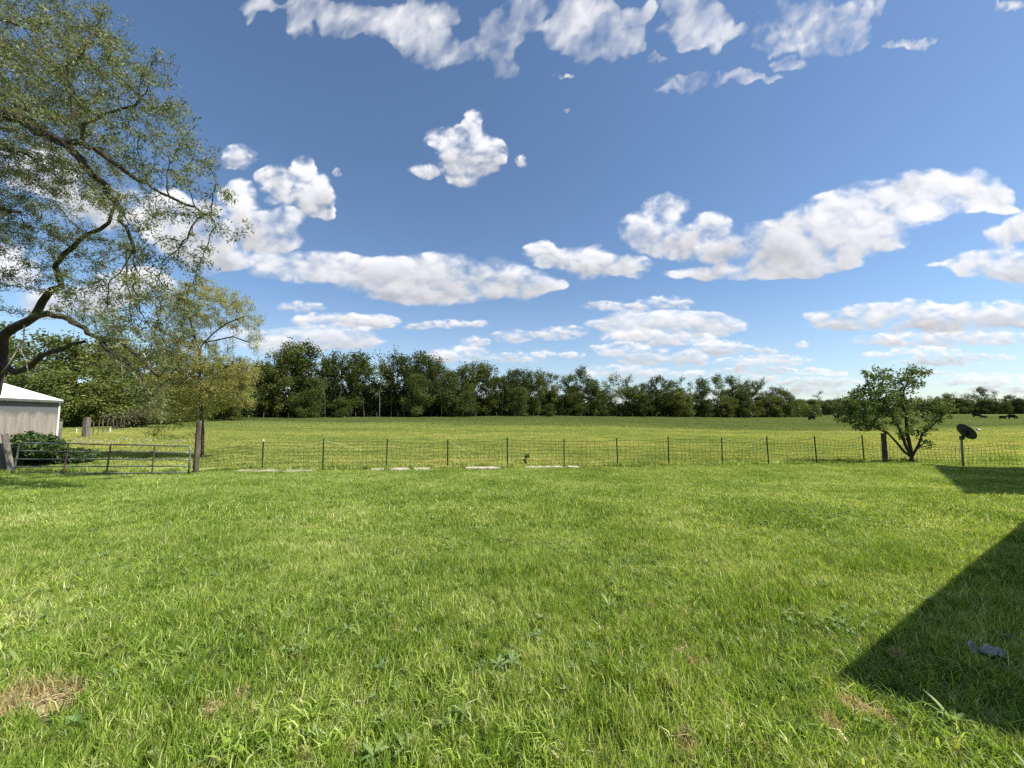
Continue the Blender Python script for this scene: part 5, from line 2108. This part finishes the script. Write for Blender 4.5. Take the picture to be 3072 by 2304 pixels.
def build_shade_cloud():
    # unseen cloud added high right of the view to shade far pasture and wood
    m, Nn, Ll = newmat('added_cloud_vapour')
    o = Nn.new('ShaderNodeOutputMaterial')
    df = Nn.new('ShaderNodeBsdfDiffuse'); df.inputs[0].default_value = (.9, .9, .9, 1)
    tp = Nn.new('ShaderNodeBsdfTransparent')
    ms = Nn.new('ShaderNodeMixShader'); ms.inputs[0].default_value = .21
    Ll.new(tp.outputs[0], ms.inputs[1]); Ll.new(df.outputs[0], ms.inputs[2]); Ll.new(ms.outputs[0], o.inputs[0])
    h = 420.0
    kx, ky = SDX / math.tan(R(SUN_EL)) * h, SDY / math.tan(R(SUN_EL)) * h
    rs = np.random.RandomState(3)
    nodes_ = [(-85, 95), (-40, 64), (5, 52), (50, 50), (95, 62), (140, 92), (200, 140), (300, 190), (420, 250), (420, 330), (200, 330), (60, 210), (-60, 170), (-110, 130)]
    pts = []
    nn = len(nodes_)
    for i in range(nn):                       # a finely lobed outline
        a, b = np.array(nodes_[i], float), np.array(nodes_[(i + 1) % nn], float)
        mseg = 26
        for k in range(mseg):
            q = a + (b - a) * k / mseg
            nrm = np.array([b[1] - a[1], a[0] - b[0]]) / np.linalg.norm(b - a)
            q = q + nrm * 16 * (float(fbm(q[0] / 14, q[1] / 14, 4, 3)) - .5) * 2
            pts.append(q)
    cx, cy = np.mean(pts, 0)
    V, F = [], []
    npt = len(pts)
    levels = [(1.0, 0), (1.0, 8), (.93, 30), (.8, 52), (.5, 70)]
    for s, z in levels:
        for q in pts:
            V.append((cx + (q[0] - cx) * s + kx, cy + (q[1] - cy) * s + ky, h + z + 6 * rs.rand()))
    for l_ in range(len(levels) - 1):
        for k in range(npt):
            q = (k + 1) % npt
            F.append((l_ * npt + k, l_ * npt + q, (l_ + 1) * npt + q, (l_ + 1) * npt + k))
    F.append(tuple(range(npt - 1, -1, -1)))
    F.append(tuple((len(levels) - 1) * npt + k for k in range(npt)))
    me = bpy.data.meshes.new('added_shade_cloud')
    me.from_pydata(V, [], F); me.update(); me.materials.append(m)
    tag(link('added_shade_cloud', me), kind='structure')


build_shade_cloud()


def build_cows():
    gr, st = cow_mesh('cow_grazing', True, 1), cow_mesh('cow_standing', False, 2)
    data = [(2433, 116, gr, 3.4, 1.08, 'black cow grazing alone far out just left of the lilac bush'),
            (2507, 128, st, 1.4, .98, 'black calf facing the camera beside the left side of the bush'),
            (2516, 165, gr, .3, 1.25, 'black cow partly behind the left edge of the bush leaves'),
            (2466, 185, gr, .2, 1.0, 'tiny black cow farthest off below the lone skyline tree'),
            (2925, 150, gr, -.35, 1.18, 'black cow grazing directly above the satellite dish'),
            (2946, 138, gr, -.4, .72, 'small black calf close behind the cow above the dish'),
            (3002, 126, st, -1.5, .85, 'black calf standing end on right of the dish'),
            (3030, 130, gr, -.2, 1.12, 'black cow grazing nearest the right edge of the picture'),
            (2765, 140, gr, .4, 1.2, 'black cow seen through the right part of the bush'),
            (1402, 100, gr, 2.9, 1.0, 'black cow in the shade at the foot of the wood')]
    for px, D, me, rz, s, lab in data:
        x = (px - 1536) / FPX * D
        o = link('cow', me, None, (x, D, g(x, D)))
        o.rotation_euler = (0, 0, rz)
        o.scale = (s, s, s)
        tag(o, lab, 'cow', 'black cattle in the far pasture')


build_cows()


# ------------------------------------------------------------------ farmhouse beside the camera (casts the shade at right)
def build_house():
    siding = surf_mat('white_siding', [(.3, (.62, .62, .6)), (.7, (.74, .74, .72))], 3, bump=.1)
    shingle = surf_mat('grey_shingles', [(.3, (.08, .08, .085)), (.7, (.17, .17, .175))], 8, bump=.5)
    kx, ky = SDX / math.tan(R(SUN_EL)), SDY / math.tan(R(SUN_EL))

    def src(sx, sy, h):
        return Vector((sx + kx * h, sy + ky * h, h))
    root = empty('farmhouse', (10, 2, 0), 'white farmhouse standing right of the camera outside the frame casting the shade', 'house')
    e1 = Vector((.857, .515, 0))
    e2 = Vector((.78, -.62, 0))
    s1 = ray_ground(2566, 2062)
    c = src(s1.x, s1.y, 2.7)
    MB().poly([c, c + e2 * 6, c + e2 * 6 + e1 * 8, c + e1 * 8], (0, 0, .18)).build('porch_roof', shingle, root)
    i0 = c + e1 * .5 + e2 * .5
    MB().poly([Vector((q.x, q.y, -.1)) for q in (i0, i0 + e2 * 5, i0 + e2 * 5 + e1 * 7.2, i0 + e1 * 7.2)], (0, 0, 2.75)).build('wall', siding, root)
    a = ray_ground(2935, 1490); b = ray_ground(2850, 1403)
    ca, cb = src(a.x, a.y, 7.2), src(b.x, b.y, 7.2)
    far = Vector((9, -1, 0))
    MB().poly([ca, ca + far, cb + far, cb], (0, 0, .2)).build('roof', shingle, root)
    iv = [ca + Vector((1.0, .5, 0)), ca + far, cb + far, cb + Vector((1.4, -1.0, 0))]
    MB().poly([Vector((q.x, q.y, g(q.x, q.y) - .1)) for q in iv], (0, 0, 7.25)).build('wall', siding, root)


build_house()

print('objects', len(bpy.data.objects))
